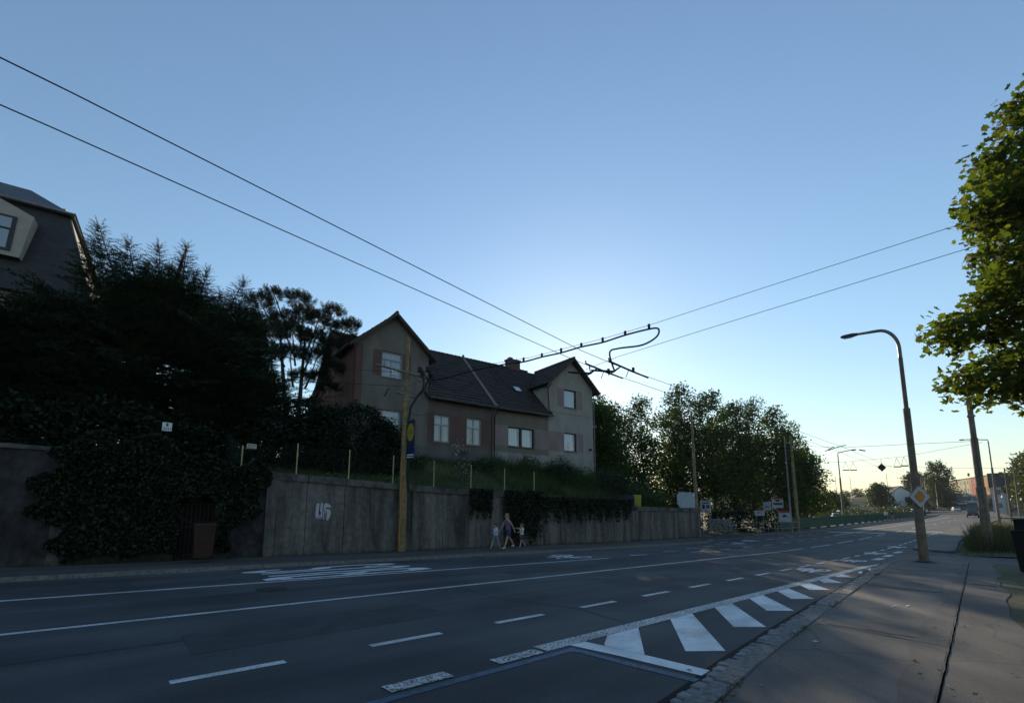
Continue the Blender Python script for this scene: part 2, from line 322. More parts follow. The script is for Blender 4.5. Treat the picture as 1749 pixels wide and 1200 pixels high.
def scatter(name, V, F, P, D, S, m, parent, rng, roll=True):
    """copies of a small shape merged into ONE mesh, x axis along D"""
    n = len(P); D = D / np.linalg.norm(D, axis=1)[:, None]
    up = np.tile(np.array([[0, 0, 1.0]]), (n, 1)) + rng.normal(size=(n, 3)) * (0.35 if roll else 0.01)
    y = np.cross(up, D); y /= np.linalg.norm(y, axis=1)[:, None] + 1e-9; z = np.cross(D, y)
    W_ = P[:, None, :] + S[:, None, None] * (V[None, :, 0:1] * D[:, None, :] + V[None, :, 1:2] * y[:, None, :] + V[None, :, 2:3] * z[:, None, :])
    G_ = F[None] + (np.arange(n) * len(V))[:, None, None]
    return mesh_np(name, W_.reshape(-1, 3), G_.reshape(-1, F.shape[1]), m, parent)
def blades(name, P, h, w, m, parent, rng, lean=0.35, kind=None):
    n = len(P); hh = h * rng.uniform(.5, 1.25, n); a = rng.uniform(0, 2 * math.pi, n); l = rng.normal(size=(n, 2)) * lean * hh[:, None]
    V = np.zeros((n, 3, 3)); dx = np.stack([np.cos(a), np.sin(a), np.zeros(n)], 1) * w
    V[:, 0] = P - dx; V[:, 1] = P + dx; V[:, 2] = P; V[:, 2, 2] += hh; V[:, 2, :2] += l
    o = mesh_np(name, V.reshape(-1, 3), np.arange(3 * n).reshape(n, 3), m, parent)
    if kind: o['kind'] = kind
    return o

# ------------------------------------------------------------------ SETTING: ground, road, pavements, markings
def st(name, o): o.name = name; return tag(o, kind='structure')
def wall_top(x):                        # height of the ground behind the retaining wall
    return float(np.interp(x, [-60, -4, 5, 13, 18, 25, 30, 39.3], [3.9, 3.4, 2.95, 2.6, 2.45, 2.05, 1.8, 1.7]))
def terr(x, y):
    z = prof(x) - 0.09
    if x < 39.45 and y >= 19.45:
        up = wall_top(x); t = min(1, (y - 19.5) / 5.3); house = 4.75 if x > 9 else 4.2
        g = up + (house - up) * (t * t * (3 - 2 * t)); g += max(0, y - 26) * 0.03
        if x > 33: g = up + (g - up) * float(1 - sstep(33, 39, x)) * 1.0
        return g
    if y > 18 and x >= 39.45:
        if x < 62: z += 0.25 * float(sstep(20, 30, y)) * (1 if x > 50 else 0.4)
        else: z -= .35 * float(sstep(18.2, 30, y - bend(x))) * float(sstep(60, 75, x)) * float(1 - sstep(150, 260, x))
        d = math.hypot(x, y); z += max(0, d - 260) * 0.012 * float(sstep(60, 200, y)) - max(0, y - 120) * 0.02 * float(sstep(60, 200, y))
    if x > 225: z += 5.5 * float(sstep(232, 268, x)) * float(1 - sstep(30, 90, abs(y - 22)))
    if y < 0.4: z += 0.25 * float(sstep(0.2, -4, y)) if x > 33 else 0.0
    return z
gx = sorted(set([-200, -150, -100, -70] + list(range(-50, -10, 4)) + list(range(-10, 70, 1)) + [39.4, 39.5] + list(range(70, 160, 3)) + list(range(160, 360, 10)) + [400, 500, 600, 700, 900, 1200, 1600]))
gy = sorted(set([-1200, -600, -300, -150, -80, -40, -20, -10, -6, -3, -1, 0, .5, 1, 2, 3, 4, 5, 6, 8, 10, 12, 14, 16, 17, 18, 18.6, 19.40, 19.5] + [19.8 + .5 * i for i in range(12)] + [26, 28, 30, 33, 36, 40, 46, 54, 64, 80, 100, 140, 200, 300, 450, 700, 1100]))
V = np.array([(x, y, terr(x, y)) for x in gx for y in gy]); ny = len(gy)
F = np.array([(i * ny + j, (i + 1) * ny + j, (i + 1) * ny + j + 1, i * ny + j + 1) for i in range(len(gx) - 1) for j in range(ny - 1)])
gm = bpy.data.materials.new('terrain'); gm.use_nodes = True; gn = gm.node_tree; gb = gn.nodes['Principled BSDF']; gb.inputs['Roughness'].default_value = 0.95; gb.inputs['Specular IOR Level'].default_value = 0.1
tcx = gn.nodes.new('ShaderNodeTexCoord'); t1 = gn.nodes.new('ShaderNodeTexNoise'); t1.inputs['Scale'].default_value = 0.08; t1.inputs['Detail'].default_value = 9; gn.links.new(tcx.outputs['Object'], t1.inputs['Vector'])
rr_ = gn.nodes.new('ShaderNodeValToRGB'); e = rr_.color_ramp.elements; e[0].position = .35; e[0].color = (.035, .05, .018, 1); e[1].position = .65; e[1].color = (.13, .125, .055, 1); gn.links.new(t1.outputs[0], rr_.inputs[0]); gn.links.new(rr_.outputs[0], gb.inputs['Base Color'])
st('ground', mesh_np('ground', V, F, gm, smooth=False))

def strip(name, xs, y0, y1, dz, m, skirt=0.0, bendy=True):
    """sheet along the street between y0(x) and y1(x); skirt = depth of the side faces"""
    f0 = y0 if callable(y0) else (lambda x: y0); f1 = y1 if callable(y1) else (lambda x: y1)
    vs = []; fs = []
    for x in xs:
        b = bend(x) if bendy else 0
        z = prof(x) + dz; vs += [(x, f0(x) + b, z), (x, f1(x) + b, z)]
        if skirt: vs += [(x, f0(x) + b, z - skirt), (x, f1(x) + b, z - skirt)]
    k = 4 if skirt else 2
    for i in range(len(xs) - 1):
        a = i * k; c = a + k; fs.append((a, c, c + 1, a + 1))
        if skirt: fs += [(a + 2, c + 2, c, a), (a + 1, c + 1, c + 3, a + 3)]
    if skirt: fs += [(0, 1, 3, 2), (len(vs) - 4, len(vs) - 2, len(vs) - 1, len(vs) - 3)]
    mb = MB(); mb.add(vs, fs); return mb.build(name, m)
def xr(a, b, s=1.0):
    n = max(1, int(math.ceil((b - a) / s))); return [a + (b - a) * i / n for i in range(n + 1)]
def kerb(x):                            # road side edge of the near kerb stones
    return float(np.interp(x, [-60, -10, 4.2, 5.6, 8.25, 11.6, 18.1, 22.5, 25.0, 26.3, 27.2], [1.3, 1.5, 2.18, 2.38, 2.64, 2.95, 3.52, 3.95, 4.1, 3.8, 2.9]))
def kerb2(x): return float(np.interp(x, [34.6, 35.2, 36.4, 45.9, 60, 91, 160, 300], [3.2, 4.3, 4.75, 5.35, 5.65, 5.8, 5.6, 5.6]))
def fkerb(x): return float(np.interp(x, [-200, -1, 2.5, 7.3, 15.7, 31, 33, 36, 38], [16.2, 16.2, 16.15, 16.05, 15.85, 15.75, 15.8, 16.6, 18.4]))
def fkerb2(x): return float(np.interp(x, [44, 46.5, 50, 56, 66, 80, 300], [19.5, 17.6, 16.2, 15.3, 14.9, 14.75, 14.75]))
road = strip('road', xr(-150, 232, 1.0), lambda x: -1.0 if x < 25 else (-8.0 if 27 < x < 34.5 else 2.4), lambda x: 18.7 if not 38.6 < x < 46.5 else 26.0, 0.0, ASPH); st('road', road)
mb = MB(); mb.add([(39.6, 18.7, prof(39.6) + .004), (46.0, 18.7, prof(46) + .004), (47.5, 60, prof(47) + .3), (40.5, 60, prof(40) + .3)], [(0, 1, 2, 3)]); st('side_street', mb.build('side_street', ASPH))
mb = MB(); mb.add([(226, -60, prof(226) + .02), (234, -60, prof(234) + .02), (234, 110, prof(234) + .02), (226, 110, prof(226) + .02)], [(0, 1, 2, 3)]); st('cross_road', mb.build('cross_road', ASPH))
# near pavement (walked on), with the kerb stones and the sett gutter
st('pavement', strip('pavement', xr(-60, 27.2, 0.4), lambda x: 0.85 + 0.055 * (x - 8) if x > -40 else -1, lambda x: kerb(x) - 0.22, 0.075, WALK, skirt=0.2))
st('pavement_edge', strip('pavement_edge', xr(-60, 27.0, 0.2), lambda x: (0.15 + 0.055 * (x - 8) + 0.05 * math.sin(x * 1.1) + .03 * math.sin(x * 2.3)) - (1.5 if x < 2 else 0), lambda x: 0.83 + 0.055 * (x - 8), 0.07, WALK2, skirt=0.2))
rng = np.random.default_rng(5)
mb = MB(); x = 1.0
while x < 26.2:                         # kerb stones, 0.9 m long, each a little out of line
    L = 0.95 * rng.uniform(.9, 1.08); a, b = x + .008, min(x + L - .008, 26.2); y0, y1 = kerb(a), kerb(b); z0, z1 = prof(a), prof(b); h = 0.09 + rng.uniform(-.006, .006); w = .215
    mb.prism([(a, y0, z0 - .1), (a, y0, z0 + h - .012), (a, y0 - .012, z0 + h), (a, y0 - w, z0 + h), (a, y0 - w, z0 - .1)], (b - a, y1 - y0, z1 - z0)); x += L
st('kerb', mb.build('kerb', STONE))
mb = MB(); x = 1.0
while x < 24.5:                         # one row of granite setts in the gutter
    L = rng.uniform(.15, .25); a, b = x + .022, x + L - .022; y = kerb(x) + .035 + rng.uniform(-.008, .008); w = rng.uniform(.13, .17); s = rng.uniform(-.03, .03); z = prof(x) + rng.uniform(.012, .035)
    mb.add([(a, y, z - .06), (b, y, z - .06), (b + s, y + w, z - .06), (a + s, y + w, z - .06), (a + .012, y + .012, z), (b - .012, y + .012, z), (b + s - .012, y + w - .012, z), (a + s + .012, y + w - .012, z)],
           [(4, 5, 6, 7), (0, 1, 5, 4), (1, 2, 6, 5), (2, 3, 7, 6), (3, 0, 4, 7)]); x += L
st('gutter_setts', mb.build('gutter_setts', mat('granite_sett', (0.26, 0.255, 0.26), 0.8, (0.14, 0.138, 0.14), 5, bump=.5, bscale=50)))
st('gutter_joint', strip('gutter_joint', xr(1, 24.5, .5), lambda x: kerb(x) + .003, lambda x: kerb(x) + .25, 0.004, mat('joint_soil', (0.014, 0.013, 0.012), .95)))
# seams in the pavement
SEAM = mat('seam_tar', (0.055, 0.05, 0.048), 0.9, (0.09, 0.083, 0.078), 6)
def ribbon(mb, pts, w, dz, jit=0.0, mi=0):
    """thin flat ribbon over the ground through (x,y) points"""
    q = []
    for (x0, y0), (x1, y1) in zip(pts[:-1], pts[1:]):
        n = max(1, int(math.hypot(x1 - x0, y1 - y0) / 0.25)); q += [(x0 + (x1 - x0) * i / n, y0 + (y1 - y0) * i / n) for i in range(n)]
    q.append(pts[-1]); vs = []
    for i, (x, y) in enumerate(q):
        a, b = q[max(0, i - 1)], q[min(len(q) - 1, i + 1)]; t = Vector((b[0] - a[0], b[1] - a[1], 0)).normalized(); n = Vector((-t.y, t.x, 0)); ww = w * (1 + jit * rng.uniform(-1, 1)); o = jit * w * rng.uniform(-.6, .6)
        for s in (-.5, .5): vs.append((x + n.x * (s * ww + o), y + n.y * (s * ww + o), prof(x) + dz))
    return mb.add(vs, [(2 * i, 2 * i + 2, 2 * i + 3, 2 * i + 1) for i in range(len(q) - 1)], mi)
mb = MB()
ribbon(mb, [(8.5, 2.36), (8.42, 1.6), (8.25, .85)], .035, .082, .45); ribbon(mb, [(14.4, 3.0), (14.4, 1.9), (14.5, 1.2)], .04, .082, .4)
ribbon(mb, [(20.6, 3.5), (20.7, 1.6)], .045, .082, .7)
ribbon(mb, [(-4, .19), (5.6, .72), (8, .85), (16.2, 1.3), (26, 1.84)], .013, .084, .7)
st('pavement_seam', mb.build('pavement_seam', SEAM))
st('pavement_patch', strip('pavement_patch', xr(-6, 25.8, .25), lambda x: .862 + .055 * (x - 8), lambda x: 1.16 + .055 * (x - 8) + .05 * math.sin(x * .9) + .03 * math.sin(x * 3.3) - .12 * (x > 14.4), .0795, asphalt_mat('patched_pavement', (.06, .056, .055), (.095, .088, .084), crack=False)))
# far pavements
st('far_pavement', strip('far_pavement', xr(-150, 37.6, .6), fkerb, 19.0, 0.10, WALK2, skirt=.2, bendy=False))
st('bridge_pavement', strip('bridge_pavement', xr(44, 170, 1.), fkerb2, lambda x: max(17.45, fkerb2(x) + .5), 0.11, WALK, skirt=.2))
st('island_pavement', strip('island_pavement', xr(34.6, 150, .6), lambda x: max(2.4, kerb2(x) - 1.75) if x > 37 else kerb2(x) - min(1.7, (x - 34.6) * 1.2 + .4), kerb2, 0.10, WALK, skirt=.2))
st('far_kerb', strip('far_kerb', xr(-150, 37, .6), lambda x: fkerb(x) - .16, lambda x: fkerb(x) - .004, 0.103, STONE, skirt=.15, bendy=False))
st('bridge_kerb', strip('bridge_kerb', xr(46.5, 170, 1.), lambda x: fkerb2(x) - .16, lambda x: fkerb2(x) - .004, 0.113, STONE, skirt=.15))
st('island_kerb', strip('island_kerb', xr(35, 150, .6), lambda x: kerb2(x) + .004, lambda x: kerb2(x) + .16, 0.103, STONE, skirt=.15))
# painted markings
DZ = 0.006
def mark(name, polys, m, dz=DZ):
    mb = MB()
    for p in polys: mb.add([(x, y + bend(x), prof(x) + dz) for x, y in p], [tuple(range(len(p)))])
    return st(name, mb.build(name, m))
def rect(x0, x1, y, w, sk=0.0): return [(x0, y - w / 2), (x1, y - w / 2 + sk), (x1, y + w / 2 + sk), (x0, y + w / 2)]
mark('pavement_repair', [[(8.6, 2.28), (8.55, 1.2), (9.3, 1.18), (9.35, 1.9)], [(14.6, 2.9), (14.55, 1.5), (16.4, 1.7), (16.2, 2.9)], [(17.2, 1.2), (17.1, .75), (22.0, 1.0), (22.1, 1.5)]], MATS['patched_pavement'], .081)
mark('chalk_mark', [[(11.3, 1.9), (11.5, 1.85), (11.52, 1.89), (11.32, 1.94)], [(11.55, 1.72), (11.75, 1.7), (11.76, 1.74), (11.56, 1.76)], [(7.2, 2.05), (7.26, 2.02), (7.28, 2.06), (7.22, 2.09)]], PAINT, .083)
st('bus_lane_line', strip('bus_lane_line', xr(-40, 16.7, 1), lambda x: 12.64 - .036 * x, lambda x: 12.78 - .036 * x, DZ, PAINT))
st('centre_line', strip('centre_line', xr(-60, 32.0, 1), 9.24, 9.37, DZ, PAINT))
mark('centre_line_dashes', [rect(x, x + 4.2, 9.3, .13) for x in (33.5, 39.5, 45.5)] + [rect(x, x + 3, 9.3, .13) for x in range(52, 150, 9)], PAINT)
st('lane_line', strip('lane_line', xr(50, 150, 1), 12.0, 12.14, DZ, PAINT))
mark('lane_dashes', [rect(x, x + 1.05, 5.75 + (0.012 * max(0, x - 16)), .125) for x in np.arange(.86, 62, 2.06)], PAINT)
st('hatch_line', strip('hatch_line', xr(4.45, 21.5, .8), 4.17, 4.42, DZ, PAINT_WORN))
mark('hatch_taper', [[(21.5, 4.17), (24.2, 4.05), (24.3, 4.18), (21.5, 4.42)]], PAINT_WORN)
hs = []
for i in range(9):                       # slanted white bars of the hatched area
    xb = 5.75 + 1.62 * i; w = .74; yk = kerb(xb - 1.5) + .30 + .02 * i
    sl_ = (4.16 - yk) * 1.28; pts = [(xb, 4.166), (xb + w, 4.166), (xb + w - sl_ - .12, yk + .02), (xb + w - sl_ - .42 - .1, yk + .34)]
    if xb < 17.5: hs.append(pts)
hs[0] = [(5.66, 4.166), (6.43, 4.166), (5.226, 3.31), (5.19, 3.86), (5.25, 3.92)]
mark('hatch_bars', hs, PAINT_NEW)
mark('hatch_bars_far', [[(x, 4.05), (x + .55, 4.05), (x - .3, 3.85), (x - .7, 3.85)] for x in (19.2, 20.6, 22.0)], PAINT)
mark('hatch_front', [[(4.87, 4.166), (5.16, 4.166), (5.22, 3.32), (5.24, 2.52), (5.0, 2.5), (4.95, 3.48)]], PAINT_NEW, 0.006)
mark('blue_parking_line', [[(-3, 4.08), (-3, 3.97), (4.62, 3.97), (4.70, 3.9), (4.70, 3.28), (4.76, 2.46), (4.89, 2.46), (4.83, 3.37), (4.80, 4.08)]], PAINT_BLUE, 0.005)
mark('parking_dashes', [rect(x, x + .70, 4.24, .2) for x in (-.95, .7, 2.33, 3.66)], PAINT_WORN, 0.0095)
mark('side_street_dashes', [rect(25.9, 27.4, 4.8, .3), rect(28.8, 30.3, 4.92, .28), rect(32.2, 33.7, 5.05, .26)], PAINT)
mark('bus_lane_dashes', [[(18.7, 12.5), (18.75, 12.3), (19.9, 12.2), (19.9, 12.35)]] + [rect(x, x + 1.1, y, .13, -.12) for x, y in ((22.3, 12.85), (25.8, 13.4), (29., 13.95), (32., 14.6), (34.5, 15.4), (23.5, 11.95), (26.9, 12.0), (30.2, 12.05), (33.6, 12.05), (37, 12.05), (40.4, 12.05), (43.8, 12.05), (47.2, 12.05))]
     + [rect(x, x + 1.2, 14.3 + .0 * x, .13) for x in np.arange(38, 58, 2.6)] + [[(33.0, 13.9), (34.6, 13.5), (35.2, 14.6), (34.7, 14.7), (34.3, 13.8), (33.1, 14.05)], [(36.5, 14.6), (38.6, 14.2), (38.9, 15.3), (38.3, 15.4), (38.1, 14.55), (36.6, 14.8)]], PAINT)
mark('stop_line', [[(57, 9.6), (57.9, 9.6), (57.9, 14.3), (57, 14.3)], [(63, 5.9), (64, 5.9), (64, 9.0), (63, 9.0)]], PAINT)
# BUS lettering, read by traffic coming towards -X
mb = MB(); ARC = lambda cx, cy, rx, ry, a0, a1, n=9: [(cx + rx * math.cos(R(a0 + (a1 - a0) * i / n)), cy + ry * math.sin(R(a0 + (a1 - a0) * i / n))) for i in range(n + 1)]
def stroke(mb, pts, w, wx=1.0, closed=False):
    n = len(pts); vs = []; mm = n if closed else n
    for i in range(n):
        a = pts[(i - 1) % n] if (closed or i > 0) else pts[0]; b = pts[(i + 1) % n] if (closed or i < n - 1) else pts[-1]
        t = Vector((b[0] - a[0], b[1] - a[1], 0)).normalized(); nn = Vector((-t.y, t.x, 0))
        for s in (-.5, .5): vs.append((pts[i][0] + nn.x * s * w * wx, pts[i][1] + nn.y * s * w))
    return vs, [(2 * i, 2 * ((i + 1) % n), 2 * ((i + 1) % n) + 1, 2 * i + 1) for i in range(n if closed else n - 1)]
def glyph(mb, strokes, fx, fy, w, wx, dz=DZ):
    for pts, cl in strokes:
        vs, fs = stroke(mb, [(fx(u, v), fy(u, v)) for u, v in pts], w, wx, cl); mb.add([(x, y, prof(x) + dz) for x, y in vs], fs)
Bs = [([(0, 0), (0, 1)], False), ([(0, 0), (.62, 0)] + ARC(.62, .25, .38, .25, -90, 90, 8)[1:] + [(0, .5)], False), ([(0, 1), (.55, 1)] + ARC(.55, .75, .36, .25, 90, -90, 8)[1:] + [(0, .5)], False)]
Us = [([(0, 1), (0, .3)] + ARC(.5, .25, .5, .25, 180, 360, 10) + [(1, .3), (1, 1)], False)]
Ss = [(ARC(.5, .77, .48, .23, 10, 270, 14) + ARC(.5, .27, .48, .27, 90, -170, 14)[1:], False)]
for k, g in enumerate((Bs, Us, Ss)):
    yo = 12.86 + .9 * k
    glyph(mb, g, lambda u, v, k=k: 8.15 - .04 * k - v * 4.1 , lambda u, v, yo=yo: yo + u * .6, .19, 3.6, DZ)
st('bus_lettering', mb.build('bus_lettering', PAINT_NEW))
def bike(mb, x0, y0, L, wd, flip=1, dz=DZ):
    """bicycle symbol: x0,y0 lower left of the symbol, L its length along the road (height of the bike), wd its width"""
    fx = lambda u, v: x0 + flip * v * L; fy = lambda u, v: y0 + u * wd * flip
    W_ = lambda c: ([(c + .19 * math.cos(a), .26 + .26 * math.sin(a)) for a in np.linspace(0, 2 * math.pi, 17)[:-1]], True)
    g = [W_(.2), W_(.8), ([(.2, .26), (.38, .68), (.68, .68), (.45, .26), (.2, .26)], False), ([(.45, .26), (.36, .8)], False), ([(.28, .8), (.45, .8)], False), ([(.8, .26), (.66, .85), (.78, .95)], False)]
    for pts, cl in g:
        vs, fs = stroke(mb, [(fx(u, v), fy(u, v)) for u, v in pts], .12, 1.6, cl); mb.add([(x, y, prof(x) + dz) for x, y in vs], fs)
mb = MB(); bike(mb, 16.6, 14.5, 2.0, 1.75, -1); st('bicycle_symbol', mb.build('bicycle_symbol', PAINT_NEW))
for x, y in ((17.6, 5.6), (23.6, 5.75), (30.1, 6.15), (37.1, 6.3)):
    mb = MB(); bike(mb, x + 1.5, y, 1.55, .85, -1); st('bicycle_symbol', mb.build('bicycle_symbol', PAINT))
# worn patches, covers and drains in the carriageway
TAR = mat('patched_asphalt', (.043, .045, .049), .85, (.062, .063, .066), 3, bump=.3, bscale=50); IRON = mat('cast_iron_cover', (.05, .048, .046), .6, (.03, .029, .028), 14)
mark('road_patch', [[(1.2, 6.7), (4.9, 6.75), (4.85, 7.9), (1.25, 7.85)], [(9.5, 10.1), (13.8, 10.05), (13.9, 10.9), (9.6, 10.95)], [(15.5, 6.4), (19.6, 6.45), (19.5, 7.3), (15.6, 7.25)], [(-4, 13.4), (1.2, 13.45), (1.2, 14.5), (-3.9, 14.4)]], TAR, .003)
mb = MB()
for pts in ([(-6, 7.55), (1, 7.5), (9, 7.62), (18, 7.5), (30, 7.6)], [(-6, 10.95), (6, 11.05), (14, 10.9), (26, 11.0)], [(6.6, 4.5), (6.9, 5.7), (6.5, 7.5), (6.8, 9.2)], [(14.9, 4.5), (14.6, 6.6), (15.0, 9.2)]): ribbon(mb, pts, .022, .0045, .6)
st('sealed_joint', mb.build('sealed_joint', TAR))
for x, y in ((10.8, 8.3), (3.4, 11.4), (22.5, 10.4)): mark('manhole_cover', [[(x + .31 * math.cos(a), y + .31 * math.sin(a)) for a in np.linspace(0, 6.2832, 25)[:-1]]], IRON, .0065)
for x in (8.9, 12.2, 20.5): mark('street_drain', [rect(x, x + .5, fkerb(x) - .42, .42)], IRON, .0065)
# distant hills
for nm, dist, hgt, a0, a1, col in (('hills', 1500, 58, -20, 120, (0.05, 0.065, 0.05)), ('far_hills', 2300, 95, -25, 130, (0.05, 0.06, 0.055))):
    vs = []; fs = []; n = 120; rg = np.random.default_rng(3 if nm == 'hills' else 9)
    ph = rg.uniform(0, 6.28, 6)
    for i in range(n + 1):
        a = R(a0 + (a1 - a0) * i / n); h = hgt * (.72 + .16 * math.sin(a * 5 + ph[0]) + .09 * math.sin(a * 13 + ph[1]) + .04 * math.sin(a * 37 + ph[2]) + .015 * math.sin(a * 90 + ph[3]))
        for d_, f in ((dist - 500, -.25), (dist - 200, .45), (dist, 1.0), (dist + 300, .6)): vs.append((math.cos(a) * d_, math.sin(a) * d_, h * f))
    for i in range(n):
        for j in range(3): q = i * 4 + j; fs.append((q, q + 4, q + 5, q + 1))
    mb = MB(); mb.add(vs, fs, 0, True); st(nm, mb.build(nm, mat(nm + '_wood', col, .95, (.09, .1, .07), .02)))

# ------------------------------------------------------------------ RETAINING WALL with coping, piers and graffiti
t = thing('retaining_wall', 'long grey concrete retaining wall with stained panels and graffiti along the far pavement', 'wall', (5.4, 19.0, 0))
def wt(x): return float(np.interp(x, [5.3, 13, 19.2, 21, 29.6, 39.3], [3.11, 2.78, 2.66, 2.35, 2.0, 1.9]))
xs = [5.3, 6.73, 8.25, 9.55, 11.42, 13.1, 14.6, 16.14, 16.96, 18.4, 20.04, 21.9, 23.8, 25.7, 27.6, 29.55, 31.5, 33.5, 35.5, 37.3, 39.3]
rg = np.random.default_rng(8)
mb = MB()
for a, b in zip(xs[:-1], xs[1:]):        # cast panels, each a few millimetres in or out of line
    y = 19.0 + rg.uniform(-.012, .012); q = .012
    if a == 16.96: continue              # the doorway bay
    mb.prism([(a + q - 5.4, y - 19, prof(a) - .3), (b - q - 5.4, y - 19, prof(b) - .3), (b - q - 5.4, y - 19, wt(b) - .3), (a + q - 5.4, y - 19, wt(a) - .3)], (0, .26, 0))
mb.box((17.7 - 5.4, .2, 1.0), (1.46, .1, 3.2)); mb.box((17.7 - 5.4, .12, 2.1), (1.46, .26, .5))
mb.prism([(38.95 - 5.4, .0, -.9), (39.3 - 5.4, .0, -.9), (39.3 - 5.4, .0, 1.58), (38.95 - 5.4, .0, 1.58)], (0, 9, 0))
mb.build('concrete_panel', CONC, t)
mb = MB()                                # dark back wall so that no light comes through the joints
mb.prism([(-.1, .27, -.4), (33.85, .27, -1), (33.85, .27, 1.55), (14, .27, 2.2), (-.1, .27, 2.75)], (0, .1, 0)); mb.build('backing', mat('old_dark_concrete', (.05, .048, .045)), t)
mb = MB()
for x in (5.44, 11.55, 16.2, 20.2, 29.62, 38.9):
    w = .34; z1 = wt(x) - .3; mb.prism([(x - w / 2 - 5.4, -.07, prof(x) - .3), (x + w / 2 - 5.4, -.07, prof(x) - .3), (x + w / 2 - 5.4, -.06, z1), (x - w / 2 - 5.4, -.06, z1)], (0, .1, 0))
mb.build('pier', CONC, t)
mb = MB()
for a, b in zip(xs[:-1], xs[1:]):
    if 18.5 < a < 29: continue
    d = rg.uniform(-.015, .015); mb.prism([(a + .01 - 5.4, -.09 + d, wt(a) - .30), (a + .01 - 5.4, .42, wt(a) - .30), (a + .01 - 5.4, .42, wt(a)), (a + .01 - 5.4, -.09 + d, wt(a) - .03)], (b - a - .02, 0, wt(b) - wt(a)))
mb.build('coping', CONC_CAP, t)
mb = MB(); mb.box((17.75 - 5.4, .13, .55), (1.1, .04, 2.05)); mb.build('door', mat('dark_timber_door', (.022, .02, .018), .7), t)
# graffiti: two bubble letters, silver fill with a dark outline, sprayed on the third panel
def blob(mb, pts, y, off=0.0, mi=0):
    c = Vector((sum(p[0] for p in pts) / len(pts), sum(p[1] for p in pts) / len(pts))); out = []
    n = len(pts)
    for i in range(n):
        p0, p1, p2, p3 = [Vector(pts[(i + k) % n]) for k in (-1, 0, 1, 2)]
        for f in (0, .25, .5, .75):
            q = .5 * ((2 * p1) + (p2 - p0) * f + (2 * p0 - 5 * p1 + 4 * p2 - p3) * f * f + (3 * p1 - p0 - 3 * p2 + p3) * f ** 3); out.append(q)
    if off:
        m = len(out); o2 = []
        for i in range(m):
            tt = (out[(i + 1) % m] - out[i - 1]).normalized(); o2.append(out[i] + Vector((tt.y, -tt.x)) * off)
        out = o2
    mb.add([(7.06 + p.x * .66 - 5.4, y, 1.27 + p.y * .70) for p in out], [tuple(range(len(out)))])
letters = [[(.05, .3), (.06, .75), (.08, .93), (.19, .97), (.26, .9), (.24, .75), (.23, .5), (.26, .3), (.33, .3), (.36, .45), (.33, .52), (.3, .55), (.31, .75), (.33, .95), (.42, .98), (.47, .9), (.45, .7), (.46, .4), (.45, .2), (.36, .1), (.22, .09), (.1, .14)],
           [(.5, .3), (.51, .7), (.54, .93), (.7, .97), (.88, .88), (.95, .78), (.88, .7), (.72, .73), (.66, .76), (.65, .66), (.8, .64), (.93, .56), (.95, .35), (.88, .12), (.78, .0), (.69, .06), (.71, .3), (.72, .45), (.66, .5), (.63, .3), (.62, .1), (.5, .08)]]
mb = MB(); [blob(mb, L_, -.0165, .055) for L_ in letters]; g = mb.build('graffiti_outline', mat('black_spray', (.012, .012, .02), .6), t)
mb = MB(); [blob(mb, L_, -.0195) for L_ in letters]; mb.build('graffiti_fill', mat('silver_spray', (.5, .5, .54), .5, (.36, .36, .4), 4), g)
mb = MB()
for a, b in (((.33, .3), (.3, .52)), ((.58, .12), (.6, .62)), ((.16, .16), (.36, .17)), ((.66, .7), (.86, .74))):
    mb.tube([(7.06 + a[0] * .66 - 5.4, -.0215, 1.27 + a[1] * .7), (7.06 + b[0] * .66 - 5.4, -.0215, 1.27 + b[1] * .7)], .012, 5)
mb.build('graffiti_line', MATS['black_spray'], g)

t = thing('rendered_wall', 'old low plastered garden wall half hidden by creeper at the left', 'wall', (-.35, 19.05, .3))
mb = MB(); mb.prism([(-14, 0, -.6), (.25, 0, -.6), (.25, 0, 3.05), (-14, 0, 3.2)], (0, .3, 0)); mb.build('wall', concrete_mat('old_render', (.065, .058, .062), (.02, .019, .021), .5), t)
mb = MB(); mb.prism([(-14, -.07, 3.2), (.25, -.07, 3.05), (.25, -.07, 3.17), (-14, -.07, 3.32)], (0, .44, 0)); mb.build('coping', CONC_CAP, t)
mb = MB(); mb.prism([(-.0, -.04, -.6), (.3, -.04, -.6), (.3, -.04, 3.02), (0, -.04, 3.02)], (0, .1, 0)); mb.build('pier', CONC_CAP, t)
t = thing('gate_wall', 'low concrete wall under the creeper holding the dark gateway', 'wall', (0, 19.06, 0))
mb = MB(); mb.prism([(-.1, 0, -.3), (2.62, 0, -.3), (2.62, 0, 3.2), (-.1, 0, 3.25)], (0, .3, 0)); mb.prism([(3.72, 0, -.3), (5.28, 0, -.3), (5.28, 0, 2.95), (3.72, 0, 3.1)], (0, .3, 0)); mb.prism([(2.62, 0, 2.1), (3.72, 0, 2.1), (3.72, 0, 3.1), (2.62, 0, 3.15)], (0, .3, 0)); mb.build('wall', MATS['old_render'], t)
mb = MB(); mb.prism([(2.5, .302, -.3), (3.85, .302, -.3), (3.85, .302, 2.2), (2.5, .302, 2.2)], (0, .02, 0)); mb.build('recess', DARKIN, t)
mb = MB()
for i in range(9): mb.tube([(2.68 + .122 * i, .14, .1), (2.68 + .122 * i, .14, 1.9)], .011, 5)
for z in (.2, 1.1, 1.85): mb.tube([(2.64, .14, z), (3.7, .14, z)], .014, 5)
mb.build('gate', mat('rusted_iron', (.05, .032, .024), .8, (.09, .05, .03), 8), t)

